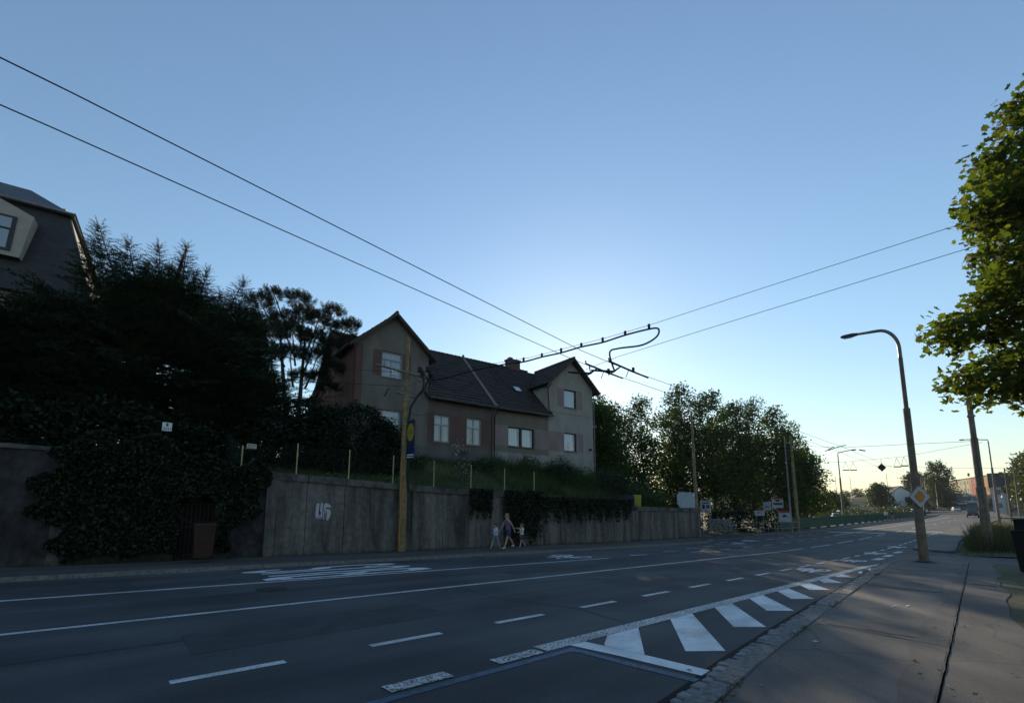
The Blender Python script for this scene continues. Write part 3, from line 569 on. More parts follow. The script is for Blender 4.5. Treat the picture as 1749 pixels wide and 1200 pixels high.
# ------------------------------------------------------------------ WIRE FENCE on the wall, yellowish posts
t = thing('wire_fence', 'sagging green wire mesh fence with pale yellow posts on top of the retaining wall', 'fence', (4.4, 19.2, 3.0))
posts = [(4.42, 3.3, 3.98), (6.34, 3.08, 4.24), (8.45, 2.95, 4.18), (10.5, 2.85, 4.1), (12.66, 2.74, 4.02), (14.9, 2.68, 3.98), (17.2, 2.62, 3.93), (19.48, 2.55, 3.87), (22.3, 2.25, 3.3), (25.4, 2.05, 2.95), (28.6, 1.95, 2.8)]
PM = mat('faded_yellow_post', (.47, .41, .22), .7, (.33, .28, .15), 7)
for x, a, b in posts:
    mb = MB(); mb.tube([(x - 4.4, 0, a - 3.25), (x - 4.4 + .01, 0, b - 3)], .026, 7); mb.tube([(x - 4.4 + .01, 0, b - 3), (x - 4.4 + .01, 0, b - 2.985)], .03, 7); mb.build('post', PM if x < 20 else mat('green_post', (.04, .06, .04), .7), t)
MESHW = mat('green_wire', (.035, .06, .04), .6)
def wire_mesh(mb, a, b, n, m, r=.0028):
    """mesh between the uprights a=(x,y,z0,z1) and b"""
    A0, A1 = Vector(a[:3]), Vector((a[0], a[1], a[3])); B0, B1 = Vector(b[:3]), Vector((b[0], b[1], b[3]))
    for i in range(n + 1):
        f = i / n; sag = .05 * math.sin(math.pi * f); p, q = A0.lerp(B0, f), A1.lerp(B1, f); mb.tube([p, q - Vector((0, 0, sag))], r, 3, caps=False)
    for j in range(m + 1):
        g = j / m; mb.tube([A0.lerp(A1, g).lerp(B0.lerp(B1, g), k / 4) - Vector((0, 0, .05 * g * math.sin(math.pi * k / 4))) for k in range(5)], r if 0 < j < m else .004, 3, caps=False)
mb = MB()
for (x0, a0, b0), (x1, a1, b1) in zip(posts[:-1], posts[1:]): wire_mesh(mb, (x0 - 4.4, 0, a0 - 3, b0 - 3.03), (x1 - 4.4, 0, a1 - 3, b1 - 3.03), 22, 9)
mb.build('mesh_panel', MESHW, t)
mb = MB(); wire_mesh(mb, (0, 0, .3, .95), (-.05, 5.2, 1.0, 3.0), 40, 12, .004); mb.build('return_panel', MESHW, t)
mb = MB(); mb.box((.31, -.03, .99), (.32, .012, .17)); o = mb.build('plaque', mat('yellowed_enamel', (.5, .49, .4), .5), t)
mb = MB()
for k in range(5): mb.box((.2 + .055 * k, -.0385, 1.015), (.03, .004, .05 if k != 2 else .03)); mb.box((.21 + .05 * k, -.0385, .945), (.028, .004, .032))
mb.tube([(.33, -.03, 1.07), (.33, -.01, 1.2)], .006, 4); mb.build('lettering', BLACK, o)
t = thing('number_sign', 'small white square sign with 1 and 2041 above the dark gateway', 'sign', (2.17, 19.5, 4.45))
mb = MB(); mb.box((0, 0, 0), (.27, .015, .29)); mb.build('plate', WHITE, t, .004)
mb = MB(); text_on(mb, '1', (-.03, -.0095, .015), (.06, 0, 0), (0, 0, .1)); text_on(mb, '2041', (-.11, -.0095, -.115), (.22, 0, 0), (0, 0, .09)); mb.build('lettering', mat('dark_teal_lettering', (.02, .06, .07), .5), t)
mb = MB(); mb.tube([(0, .02, -.9), (0, .02, .1)], .014, 6); mb.build('post', BLACK, t)

# ------------------------------------------------------------------ THE SEMI-DETACHED HOUSE (local x along the front, y into depth, z above its base)
def stucco(name, col, dark, sc=1.2):
    return mat(name, col, .93, dark, sc, bump=.35, bscale=26, spec=.15, detail=7, stretch=(1, 1, .45))
ST_L = stucco('grey_stucco', (.19, .172, .15), (.135, .122, .11)); ST_R = stucco('pale_stucco', (.32, .305, .275), (.25, .235, .21))
ST_B = stucco('brown_stucco', (.15, .12, .105), (.115, .093, .082)); BAND = stucco('brick_pink_band', (.15, .09, .076), (.115, .07, .06)); BAND_R = stucco('pink_band', (.28, .21, .2), (.22, .165, .155)); PLINTH = stucco('plinth_render', (.15, .143, .132), (.095, .09, .083))
TILE = mat('old_roof_tile', (.056, .043, .039), .85, (.034, .028, .027), 1.3, bump=.4, bscale=30); TILE_N = mat('brown_roof_tile', (.05, .037, .032), .8, (.036, .028, .025), 1.6, bump=.3, bscale=30)
FASCIA = mat('dark_eaves_board', (.05, .038, .032), .8, (.075, .058, .048), 5); ZINC = mat('zinc_gutter', (.2, .2, .21), .5, (.13, .13, .135), 5, metal=.5)
PIPE = mat('brown_downpipe', (.09, .03, .025), .5); DFRAME = mat('dark_brown_frame', (.03, .022, .018), .5)
CURT = mat('net_curtain', (.36, .36, .38), .9, (.25, .25, .27), 7, stretch=(6, 1, .3)); BLIND = mat('roller_blind', (.55, .57, .62), .8)
def wall_holes(mb, x0, x1, z0, z1, holes, y=0.0, reveal=.16):
    """front wall as a grid with window openings and their reveals"""
    X = sorted(set([x0, x1] + [h[0] for h in holes] + [h[1] for h in holes])); Z = sorted(set([z0, z1] + [h[2] for h in holes] + [h[3] for h in holes]))
    for a, b in zip(X[:-1], X[1:]):
        for c, d in zip(Z[:-1], Z[1:]):
            if any(h[0] <= a and b <= h[1] and h[2] <= c and d <= h[3] for h in holes): continue
            mb.quad((a, y, c), (b, y, c), (b, y, d), (a, y, d))
    for a, b, c, d in holes:
        for p, q in (((a, c), (a, d)), ((a, d), (b, d)), ((b, d), (b, c)), ((b, c), (a, c))): mb.quad((p[0], y, p[1]), (q[0], y, q[1]), (q[0], y + reveal, q[1]), (p[0], y + reveal, p[1]))
H = thing('semi_detached_house', 'old two gabled semi-detached house with tiled roof and grey stucco above the retaining wall', 'house', (21.3, 24.97, 4.3), R(-7))
B0 = -.6                                 # walls start below the garden
wins = {'upL': (-8.17, -6.85, 5.5, 7.12), 'loL': (-8.17, -6.85, 1.8, 3.46), 'o1': (-4.56, -3.40, 1.80, 3.58), 'o2': (-2.14, -.98, 1.80, 3.62), 'dbl': (1.3, 3.66, 1.96, 3.38), 'loR': (6.66, 8.0, 2.02, 3.48), 'upR': (6.72, 8.06, 5.52, 6.98)}
def gable_wall(name, x0, x1, apex, eave, holes, m):
    mb = MB(); wall_holes(mb, x0, x1, B0, eave, holes); c = (x0 + x1) / 2
    mb.add([(x0, 0, eave), (x1, 0, eave), (c, 0, apex)], [(0, 1, 2)])
    return mb.build(name, m, H)
gable_wall('gable_wall', -9.9, -5.05, 9.5, 7.35, [wins['upL'], wins['loL']], ST_L)
gable_wall('gable_wall', 5.05, 9.85, 9.5, 7.38, [wins['loR'], wins['upR']], ST_R)
mb = MB(); wall_holes(mb, -5.05, -.12, B0, 4.62, [wins['o1'], wins['o2']]); mb.build('front_wall', ST_B, H)
mb = MB(); wall_holes(mb, -.12, 5.05, B0, 4.62, [wins['dbl']]); mb.build('front_wall', stucco('beige_stucco', (.2, .17, .145), (.155, .135, .115)), H)
mb = MB()                                # left end wall with the main gable, and the cheeks of both cross gables
mb.add([(-9.9, 0, B0), (-9.9, 8.8, B0), (-9.9, 8.8, 5.0), (-9.9, 4.4, 9.3), (-9.9, 2.3, 7.3), (-9.9, 0, 7.35)], [(0, 5, 4, 3, 2, 1)]); mb.build('end_wall', BAND, H)
mb = MB(); mb.add([(9.85, 0, B0), (9.85, 8.8, B0), (9.85, 8.8, 5.0), (9.85, 4.4, 9.3), (9.85, 2.3, 7.35), (9.85, 0, 7.38)], [(0, 1, 2, 3, 4, 5)]); mb.quad((-9.9, 8.8, B0), (9.85, 8.8, B0), (9.85, 8.8, 5.0), (-9.9, 8.8, 5.0)); mb.build('back_wall', ST_R, H)
for x in (-5.05, 5.05): mb = MB(); mb.add([(x, 0, 4.5), (x, 0, 7.4), (x, 2.9, 7.4)], [(0, 1, 2)] if x < 0 else [(0, 2, 1)]); mb.build('gable_cheek', ST_R, H)
# painted bands beside the windows, 4 mm proud of the plaster
def panels(name, rects, m, y=-.004):
    for a, b, c, d in rects:
        mb = MB(); mb.prism([(a, y, c), (b, y, c), (b, y, d), (a, y, d)], (0, -y + .001, 0)); mb.build(name, m, H)
panels('painted_band', [(-9.895, -9.35, B0, 7.25), (-8.72, -8.21, 5.5, 7.12), (-6.81, -6.3, 5.5, 7.12), (-8.72, -8.21, 1.8, 3.46), (-6.81, -6.3, 1.8, 3.46), (-5.04, -4.6, 1.75, 3.7), (-3.34, -2.2, 1.75, 3.6), (-.92, -.3, 1.75, 3.62)], BAND)
panels('painted_band', [(5.98, 6.62, 5.5, 7.0), (8.1, 8.7, 5.5, 7.0), (3.78, 6.6, 1.95, 3.45), (.1, 1.24, 1.95, 3.42), (8.1, 8.7, 2.0, 3.5)], BAND_R)
panels('plinth', [(-9.88, -.14, B0, 1.45)], PLINTH, -.03); panels('plinth', [(-.1, 9.83, B0, 1.5)], stucco('pale_plinth', (.3, .29, .265), (.22, .21, .19)), -.03)
panels('string_course', [(5.06, 9.84, 4.98, 5.06)], ST_R, -.025)
# roofs: courses of tiles as overlapping slabs
def tiled(name, corners, pitch_dir, m, course=.34, th=.035, wav=.0):
    """corners: eave_a, eave_b, ridge_b, ridge_a ; courses run parallel to the eave"""
    ea, eb, rb, ra = [Vector(c) for c in corners]; mb = MB(); n = max(3, int(((ra - ea).length + (rb - eb).length) / 2 / course))
    nn = (eb - ea).cross(ra - ea).normalized()
    if nn.z < 0: nn = -nn
    rg = np.random.default_rng(len(name) + n)
    for i in range(n):
        f0, f1 = i / n, min(1, (i + 1.12) / n); a, b, c, d = ea.lerp(ra, f0), eb.lerp(rb, f0), eb.lerp(rb, f1), ea.lerp(ra, f1)
        k = max(1, int((b - a).length / .9)); up = th * 1.7
        for j in range(k):
            g0, g1 = j / k, (j + 1) / k; w = rg.uniform(-.006, .01)
            p0, p1, p2, p3 = a.lerp(b, g0), a.lerp(b, g1), d.lerp(c, g1), d.lerp(c, g0)
            lo = nn * (up + w); hi = nn * (.012 + w)
            mb.add([p0 + lo, p1 + lo, p2 + hi, p3 + hi, p0 - nn * .02, p1 - nn * .02], [(0, 1, 2, 3), (4, 5, 1, 0)])
    mb.add([ea - nn * .06, eb - nn * .06, rb - nn * .06, ra - nn * .06], [(0, 1, 2, 3)])
    return mb.build(name, m, H)
RZ, RY = 9.35, 4.4
def mz(y): return 4.55 + (RZ - 4.55) * (y + .42) / (RY + .42)
tiled('main_roof', [(-5.2, -.42, 4.55), (-.02, -.42, 4.55), (-.02, RY, RZ), (-7.4, RY, RZ)], 0, TILE)
tiled('main_roof', [(.02, -.42, 4.55), (5.2, -.42, 4.55), (7.4, RY, RZ), (.02, RY, RZ)], 0, TILE_N)
tiled('rear_roof', [(10.2, 9.2, 4.55), (-10.2, 9.2, 4.55), (-10.2, RY, RZ), (10.2, RY, RZ)], 0, TILE)
mb = MB(); mb.prism([(-10.2, 9.2, 4.45), (-10.2, RY, RZ - .1), (-10.2, 2.4, 7.5), (-10.2, 2.4, 7.7), (-10.2, RY, RZ + .12), (-10.2, 9.3, 4.6)], (.06, 0, 0)); mb.build('verge_board', FASCIA, H); mb = MB(); mb.prism([(10.14, 9.2, 4.45), (10.14, RY, RZ - .1), (10.14, 2.4, 7.4), (10.14, 2.4, 7.6), (10.14, RY, RZ + .1), (10.14, 9.3, 4.6)], (.06, 0, 0)); mb.build('verge_board', FASCIA, H)
def cross_gable(c, half, eave, apex, m):
    o = .5; s = (apex - eave) / half; xe = half + .38; ze = eave - .38 * s
    for sg in (-1, 1):
        back = 2.3 - (.38 * s) * .9
        tiled('gable_roof', [(c + sg * xe, -o, ze), (c + sg * xe, back + 1.2, ze), (c, RY + .3, apex), (c, -o, apex)] , 0, m)
        mb = MB(); d = Vector((sg * xe, 0, ze - apex)).normalized(); mb.prism([(c, -o - .03, apex + .05), (c + sg * xe, -o - .03, ze + .05), (c + sg * xe, -o - .03, ze - .16), (c, -o - .03, apex - .16)], (0, .05, 0)); mb.build('barge_board', FASCIA, H)
        mb = MB(); mb.quad((c + sg * .02, -o + .02, apex - .13), (c + sg * (xe - .02), -o + .02, ze - .09), (c + sg * (xe - .02), .0, ze - .09), (c + sg * .02, .0, apex - .13)); mb.build('soffit', FASCIA, H)
    mb = MB(); mb.tube([(c, -o, apex + .05), (c, RY + .2, apex + .05)], .1, 8); mb.build('ridge_tile', m, H)
cross_gable(-7.475, 2.425, 7.35, 9.52, TILE); cross_gable(7.45, 2.4, 7.38, 9.52, TILE_N)
mb = MB()
x = -5.9
while x < -.1: mb.tube([(x, RY, RZ + .03 + .012 * math.sin(x * 9)), (x + .36, RY, RZ + .05)], [.1, .115], 8); x += .35
mb.build('ridge_tile', TILE, H)
mb = MB()
x = .1
while x < 6.3: mb.tube([(x, RY, RZ + .03), (x + .36, RY, RZ + .045)], [.1, .115], 8); x += .35
mb.build('ridge_tile', TILE_N, H)
mb = MB(); mb.prism([(-.16, -.46, 4.62), (.14, -.46, 4.62), (.12, RY, RZ + .1), (-.12, RY, RZ + .1)], (0, .06, .07)); mb.tube([(0, RY - .1, RZ + .05), (0, RY, RZ + .26)], .1, 6); mb.build('party_strip', mat('mortar_strip', (.2, .175, .155), .9, (.13, .11, .1), 5), H)
# chimney, aerial stub, skylight
mb = MB(); mb.box((5.0, 4.6, 9.55), (1.15, .62, 1.3)); mb.box((5.0, 4.6, 10.16), (1.27, .74, .1)); o = mb.build('chimney', mat('chimney_brick', (.13, .085, .068), .9, (.085, .06, .05), 9, bump=.5), H)
mb = MB(); mb.box((4.72, 4.6, 10.3), (.4, .5, .2), top=.7); mb.build('chimney_cap', ZINC, o); mb = MB(); mb.tube([(5.4, 4.6, 10.2), (5.4, 4.6, 10.5)], .02, 5); mb.build('chimney_rod', ZINC, o)
mb = MB(); s45 = Vector((0, 4.82, 4.8)).normalized(); n45 = Vector((0, -s45.z, s45.y)); c0 = Vector((3.35, 1.75, mz(1.75))) + n45 * .09
def slab(c, w, h, th): 
    u = Vector((w / 2, 0, 0)); v = s45 * (h / 2); return [c - u - v, c + u - v, c + u + v, c - u + v], n45 * th
p, of = slab(c0, .62, .66, .05); mb.prism(p, of); o = mb.build('skylight', ZINC, H)
mb = MB(); p, of = slab(c0 + n45 * .052, .5, .54, .006); mb.prism(p, of); mb.build('pane', mat('skylight_glass', (.55, .6, .66), .15, spec=.8), o)
mb = MB(); mb.tube([(2.55, 3.9, mz(3.9) + .12), (2.5, 2.6, mz(2.6) + .1), (2.85, 1.6, mz(1.6) + .1)], .02, 5); mb.tube([(1.9, 3.6, mz(3.6) + .1), (1.9, 2.1, mz(2.1) + .1)], .016, 5); mb.build('roof_cable', BLACK, H)
# gutters and downpipes
def gutter(a, b): 
    a, b = Vector(a), Vector(b); mb = MB(); n = 6; vs = []
    u = (b - a).normalized(); side = u.cross(Vector((0, 0, 1)))
    for p in (a, b):
        for k in range(n + 1): w = math.pi * k / n; vs.append(p + side * (.075 * math.cos(w)) - Vector((0, 0, .075 * math.sin(w))))
    mb.add(vs, [(k, k + 1, n + 2 + k, n + 1 + k) for k in range(n)]); mb.add([v * 1 + Vector((0, 0, -.004)) for v in vs], [(n + 1 + k, n + 2 + k, k + 1, k) for k in range(n)]); return mb.build('gutter', ZINC, H)
gutter((-5.1, -.52, 4.55), (-.08, -.52, 4.52)); gutter((5.2, -.52, 4.55), (.08, -.52, 4.52))
gutter((10.32, -.5, 7.02), (10.32, 2.3, 7.05)); gutter((-10.34, 2.2, 7.05), (-10.34, -.5, 7.0))
def pipe(pts, r=.045, m=PIPE):
    mb = MB(); mb.tube(pts, r, 8); return mb.build('downpipe', m, H)
pipe([(.12, -.5, 4.5), (.1, -.42, 4.3), (.06, -.08, 3.95), (.06, -.08, .1)]); pipe([(-.12, -.5, 4.5), (-.14, -.42, 4.3), (-.16, -.08, 3.95), (-.16, -.08, .2)], .04, mat('rusty_downpipe', (.12, .055, .04), .7, (.08, .045, .035), 6))
pipe([(4.98, -.45, 7.0), (5.0, -.06, 6.8), (5.1, -.06, 5.1), (5.12, -.3, 4.75)]); pipe([(-9.86, -.2, 7.0), (-9.84, -.07, 6.8), (-9.84, -.07, .5)], .05)
pipe([(10.3, -.4, 6.98), (10.25, -.3, 6.85), (9.95, -.06, 6.7), (9.92, -.06, .6)], .04, ZINC)
# windows
def window(k, label, kind):
    a, b, c, d = wins[k]; y = .10; fr = MB(); f = .065
    for p, q, r_, s in ((a, a + f, c, d), (b - f, b, c, d), (a + f, b - f, c, c + f), (a + f, b - f, d - f, d)): fr.prism([(p, y, r_), (q, y, r_), (q, y, s), (p, y, s)], (0, .07, 0))
    bars = []
    if kind == 'old': zt = d - (d - c) * .36; bars = [(a + f, b - f, zt - .04, zt + .04), ((a + b) / 2 - .05, (a + b) / 2 + .05, c + f, zt - .04), ((a + b) / 2 - .016, (a + b) / 2 + .016, zt + .04, d - f)]
    if kind == 'cross': zt = d - (d - c) * .3; bars = [(a + f, b - f, zt - .035, zt + .035), ((a + b) / 2 - .03, (a + b) / 2 + .03, c + f, zt - .035)]
    if kind == 'double': bars = [((a + b) / 2 - .1, (a + b) / 2 + .1, c + f, d - f)]
    m = DFRAME if kind in ('double', 'single') else WHITEP
    for p, q, r_, s in bars: fr.prism([(p, y - .008, r_), (q, y - .008, r_), (q, y + .06, s) if 0 else (q, y - .008, s), (p, y - .008, s)], (0, .07, 0))
    w = fr.build('window', m, H); tag(w, label)
    mb = MB(); mb.quad((a + f, y + .045, c + f), (b - f, y + .045, c + f), (b - f, y + .045, d - f), (a + f, y + .045, d - f)); mb.build('pane', GLASS, w)
    mb = MB()
    if kind in ('double', 'single'):
        for p, q in (((a, (a + b) / 2), ((a + b) / 2, b)) if kind == 'double' else ((a, b),)):
            p += .07 if p == a else .1; q -= .07 if q == b else .1
            mb.quad((p, y + .11, c + .09), (q - (.12 if k != 'upR' else 0.06), y + .11, c + .09), (q - .22 if k != 'upR' else q - .06, y + .11, d - .07), (p, y + .11, d - .07))
        mb.build('blind', BLIND, w)
    else:
        n = 28
        for p, q, z0 in ((a + .05, b - .05, c + (d - c) * .60), (a + .05, a + (b - a) * .34, c + .05), (b - (b - a) * .36, b - .05, c + .05)):
            vs = [(p + (q - p) * i / n, y + .13 + .02 * math.sin(i * 1.9), zz) for i in range(n + 1) for zz in (z0, d - .05)]
            mb.add(vs, [(2 * i, 2 * i + 2, 2 * i + 3, 2 * i + 1) for i in range(n)])
        if k == 'upL': mb.quad((a + .05, y + .14, c + .05), (b - .05, y + .14, c + .05), (b - .05, y + .14, d - .05), (a + .05, y + .14, d - .05))
        mb.build('curtain', CURT, w)
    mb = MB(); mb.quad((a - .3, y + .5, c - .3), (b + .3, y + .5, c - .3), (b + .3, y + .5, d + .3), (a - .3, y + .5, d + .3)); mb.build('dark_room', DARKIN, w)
    mb = MB(); mb.prism([(a - .06, -.05, c - .05), (b + .06, -.05, c - .05), (b + .06, y, c - .012), (a - .06, y, c - .012)], (0, .0, -.03)); mb.build('sill', m if m is DFRAME else ZINC, w); return w
w = window('upL', 'upper white window with a paper notice', 'cross')
mb = MB(); mb.box((-7.3, .118, 5.95), (.34, .008, .42)); o = mb.build('paper_notice', mat('paper', (.75, .75, .76), .8), w)
mb = MB()
for i in range(4): mb.box((-7.3 + (.0, -.03, .02, 0)[i], .1125, 6.08 - .09 * i), ((.2, .14, .18, .22)[i], .003, .035))
mb.build('lettering', mat('blue_grey_print', (.25, .27, .34), .8), o)
window('loL', 'lower white window half behind the dark yew', 'cross'); window('o1', 'tall white window left of the pair', 'old'); window('o2', 'tall white window beside the downpipe', 'old')
window('dbl', 'wide dark framed double window', 'double'); window('upR', 'small dark framed window in the right gable', 'single'); w = window('loR', 'small dark framed window with a plant on the sill', 'single')
mb = MB(); mb.tube([(7.2, .17, 2.08), (7.2, .17, 2.75)], .012, 5)
for z, l in ((2.3, .22), (2.5, .16), (2.68, .1)):
    for a in range(6): mb.tube([(7.2, .17, z), (7.2 + l * math.cos(a * 1.05), .17 + .03 * math.sin(a * 1.05), z + .02)], [.02, .004], 4)
mb.build('house_plant', L_DARK, w)
mb = MB(); mb.box((9.4, -.1, 2.3), (.16, .2, .14)); mb.tube([(9.4, -.03, 2.3), (9.4, -.12, 2.3)], .05, 8); mb.build('wall_lamp', BLACK, H)
mb = MB(); mb.tube([(-7.95, -.01, 4.3), (-7.95, -.3, 4.34), (-7.9, -.32, 4.6), (-7.75, -.3, 4.72)], .03, 6); mb.build('wall_bracket', BLACK, H)

# ------------------------------------------------------------------ LEFT HOUSE with the mansard roof
M = thing('mansard_house', 'tall house with dark mansard roof and pale dormer behind the conifers', 'house', (-.6, 28.0, 4.0), R(-8))
mb = MB(); mb.box((-7.0, 4.5, 3.4), (12.9, 9.0, 6.9)); mb.build('wall', stucco('cream_stucco', (.34, .31, .28), (.26, .235, .21)), M)
SLATE = mat('grey_slate', (.05, .052, .058), .75, (.033, .034, .038), 3, bump=.4, bscale=18, stretch=(1, 1, 4)); SHEET = mat('roof_sheet', (.075, .078, .085), .6, (.055, .057, .063), 1.5)
mb = MB()                                # steep lower slopes, upper slopes to a short ridge
lo = [(-13.8, -.35, 6.8), (.5, -.35, 6.8), (.5, 9.4, 6.8), (-13.8, 9.4, 6.8)]; up_ = [(-12.8, .55, 11.1), (-.75, .55, 11.1), (-.75, 8.5, 11.1), (-12.8, 8.5, 11.1)]
mb.add(lo + up_, [(0, 1, 5, 4), (1, 2, 6, 5), (2, 3, 7, 6), (3, 0, 4, 7), (3, 2, 1, 0)]); mb.build('mansard_roof', SLATE, M)
mb = MB(); u2 = [(-13.0, .3, 11.05), (-.55, .3, 11.05), (-.55, 8.7, 11.05), (-13.0, 8.7, 11.05)]; r2 = [(-10.0, 4.5, 13.8), (-3.0, 4.5, 13.8)]
mb.add(u2 + r2, [(0, 1, 5, 4), (1, 2, 5), (2, 3, 4, 5), (3, 0, 4), (3, 2, 1, 0)]); mb.build('upper_roof', SHEET, M)
mb = MB(); mb.tube([(-13.0, .25, 11.05), (-.5, .25, 11.05), (-.5, 8.7, 11.05)], .07, 6); mb.build('gutter', ZINC, M)
for i in range(14): mb = MB(); mb.box((-12.5 + .88 * i, 1.25, 11.62), (.1, .12, .12)); mb.build('snow_guard', ZINC, M)
mb = MB(); mb.add([(-.72, .6, 11.0), (.5, -.3, 6.85), (.5, 9.3, 6.85), (-.72, 8.4, 11.0), (-.68, .6, 11.0), (.54, -.3, 6.85), (.54, 9.3, 6.85), (-.68, 8.4, 11.0)], [(4, 5, 6, 7), (0, 1, 5, 4), (3, 7, 6, 2)]); mb.build('end_slope', mat('sunlit_slate', (.33, .32, .31), .7, (.22, .21, .2), 4, bump=.3, stretch=(1, 1, 5)), M)  # pale colour paints the low sun onto this end of the roof
DM = mat('dormer_render', (.4, .36, .31), .9, (.33, .3, .26), 2)
mb = MB(); mb.add([(-5.4, -.42, 8.2), (-1.9, -.42, 8.2), (-1.65, -.42, 10.15), (-2.9, -.42, 10.7), (-5.4, -.42, 10.8), (-5.4, 1.2, 8.2), (-1.9, 1.2, 8.2), (-1.65, 1.2, 10.15), (-2.9, 1.2, 10.7), (-5.4, 1.2, 10.8)], [(0, 1, 2, 3, 4), (1, 6, 7, 2), (2, 7, 8, 3), (3, 8, 9, 4)]); d = mb.build('dormer', DM, M)
mb = MB(); mb.prism([(-4.0, -.46, 8.4), (-2.2, -.46, 8.4), (-2.12, -.46, 9.95), (-4.0, -.46, 9.95)], (0, .03, 0)); w = mb.build('window', mat('dark_window_frame', (.03, .03, .034), .5), d)
mb = MB(); mb.quad((-3.9, -.466, 9.4), (-2.28, -.466, 9.4), (-2.26, -.466, 9.85), (-3.9, -.466, 9.85)); mb.quad((-3.3, -.466, 8.5), (-2.34, -.466, 8.5), (-2.3, -.466, 9.3), (-3.3, -.466, 9.3)); mb.build('pane', mat('sky_lit_glass', (.25, .29, .34), .08, spec=1.0), w)  # blue-grey pane colour stands in for the reflected sky
mb = MB(); mb.prism([(-13, -.05, 5.2), (-1.8, -.05, 5.2), (-1.8, -.05, 6.6), (-13, -.05, 6.6)], (0, .04, 0)); mb.build('frieze', DM, M)
mb = MB(); mb.tube([(.62, -.2, 6.9), (.55, -.12, 6.6), (.2, -.1, 6.3), (.2, -.1, 0)], .05, 6); mb.build('downpipe', ZINC, M)

# ------------------------------------------------------------------ CONIFERS, YEW and CREEPER on the left
rng = np.random.default_rng(21)
SV, SF = spray_proto(rng, 1.0, 44, .2, .019, .1, .6)
def conifer(name, label, base, tips, r0, m, seed, n_layers, reach, size, dens=1.0, group=None):
    """spreading conifer: trunk, whorled drooping boughs covered in needle sprays, upright leaders at the given tips"""
    rg = np.random.default_rng(seed); t = thing(name, label, 'tree', base, 0, group); b = np.array(base)
    T = [np.array(p) - b for p in tips]; top = max(T, key=lambda p: p[2]); mb = MB()
    mb.tube([(0, 0, -.4), (top[0] * .2, top[1] * .2, top[2] * .35), (top[0] * .6, top[1] * .6, top[2] * .7), tuple(top)], [r0 * 1.2, r0, r0 * .55, .02], 8)
    P = []; D = []; S = []
    for p in T:                          # leaders
        st_ = np.array([top[0] * .5 + p[0] * .45, top[1] * .5 + p[1] * .45, p[2] * .55]); mb.tube([tuple(st_), tuple((st_ + p) / 2 + np.array([0, 0, -.2])), tuple(p)], [r0 * .3, r0 * .14, .01], 5)
        ln = min(2.9, p[2] * .36)
        for j in range(16):              # tiers of upswept twigs under each leader
            f = (j + rg.uniform(.2, .8)) / 16; q = p - np.array([0, 0, 1.0]) * ln * f + (st_ - p) * np.array([1, 1, 0]) * f * .3; w = (.3 + .95 * f) * rg.uniform(.8, 1.15); a0 = rg.uniform(0, 6.28)
            for k in range(8):
                a = a0 + k * .785 + rg.uniform(-.25, .25); d_ = np.array([math.cos(a), math.sin(a), .55 - .4 * f])
                P.append(q); D.append(d_); S.append(w * rg.uniform(.9, 1.25))
                if f > .3: P.append(q + d_ * w * .45); D.append([math.cos(a + .6), math.sin(a + .6), .3]); S.append(w * .7); P.append(q + d_ * w * .45); D.append([math.cos(a - .6), math.sin(a - .6), .3]); S.append(w * .7)
        for k in range(4): P.append(p - np.array([0, 0, .3])); D.append([rg.normal() * .2, rg.normal() * .2, 1]); S.append(size * .5)
    for h, x, y, L in n_layers(rg):      # boughs
        a = math.atan2(y, x); L = math.hypot(x, y); st_ = np.array([top[0] * h / top[2] * .8, top[1] * h / top[2] * .8, h]); en = st_ + np.array([x, y, L * rg.uniform(-.02, .18)])
        mb.tube([tuple(st_), tuple((st_ + en) / 2 + np.array([0, 0, -.06 * L])), tuple(en)], [r0 * .32, r0 * .2, .015], 5)
        for i in range(int((16 + 10 * L) * dens)):
            f = rg.uniform(.12, 1.04) ** .8; q = st_ + (en - st_) * f + np.array([0, 0, -.2 * L * f * (1 - f)]) + rg.normal(size=3) * np.array([.16, .16, .1]) * (1 + .3 * L * (1 - f)); sd_ = a + rg.choice([-1, 1]) * rg.uniform(.1, 1.25)
            P.append(q); D.append([math.cos(sd_), math.sin(sd_), rg.uniform(-.15, .45)]); S.append(size * rg.uniform(.55, 1.15))
    mb.build('trunk', TIMBER, t); scatter('crown', SV, SF, np.array(P), np.array(D, float), np.array(S), m, t, rg); return t
def cedar_layers(rg):
    for h in np.linspace(1.0, 7.1, 27):
        R_ = 5.8 * (1 - max(0, h - 4.0) / 5.2) * (1 if h > 1.6 else .8)
        for k in range(6):
            a = rg.uniform(0, 2 * math.pi); L = R_ * rg.uniform(.5, 1.05)
            if math.cos(a) < 0 and h > 5.2: L *= max(.18, 1 - (h - 5.2) * .45)
            yield h + rg.uniform(-.2, .2), L * math.cos(a) * 1.1, L * math.sin(a) * .62, L
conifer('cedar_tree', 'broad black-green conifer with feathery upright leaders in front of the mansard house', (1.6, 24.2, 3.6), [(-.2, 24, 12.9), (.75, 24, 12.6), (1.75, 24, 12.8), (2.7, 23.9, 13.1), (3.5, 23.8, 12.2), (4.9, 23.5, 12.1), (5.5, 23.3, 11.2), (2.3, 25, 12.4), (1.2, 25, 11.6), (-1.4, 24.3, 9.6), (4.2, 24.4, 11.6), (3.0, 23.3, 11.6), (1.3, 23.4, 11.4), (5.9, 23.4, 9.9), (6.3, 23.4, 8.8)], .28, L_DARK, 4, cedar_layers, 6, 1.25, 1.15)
def low_layers(rg):
    for h in np.linspace(.5, 4.6, 16):
        for k in range(6): a = rg.uniform(0, 2 * math.pi); L = 3.6 * rg.uniform(.5, 1.0) * (1 - .1 * h); yield h, L * math.cos(a), L * math.sin(a) * .5, L
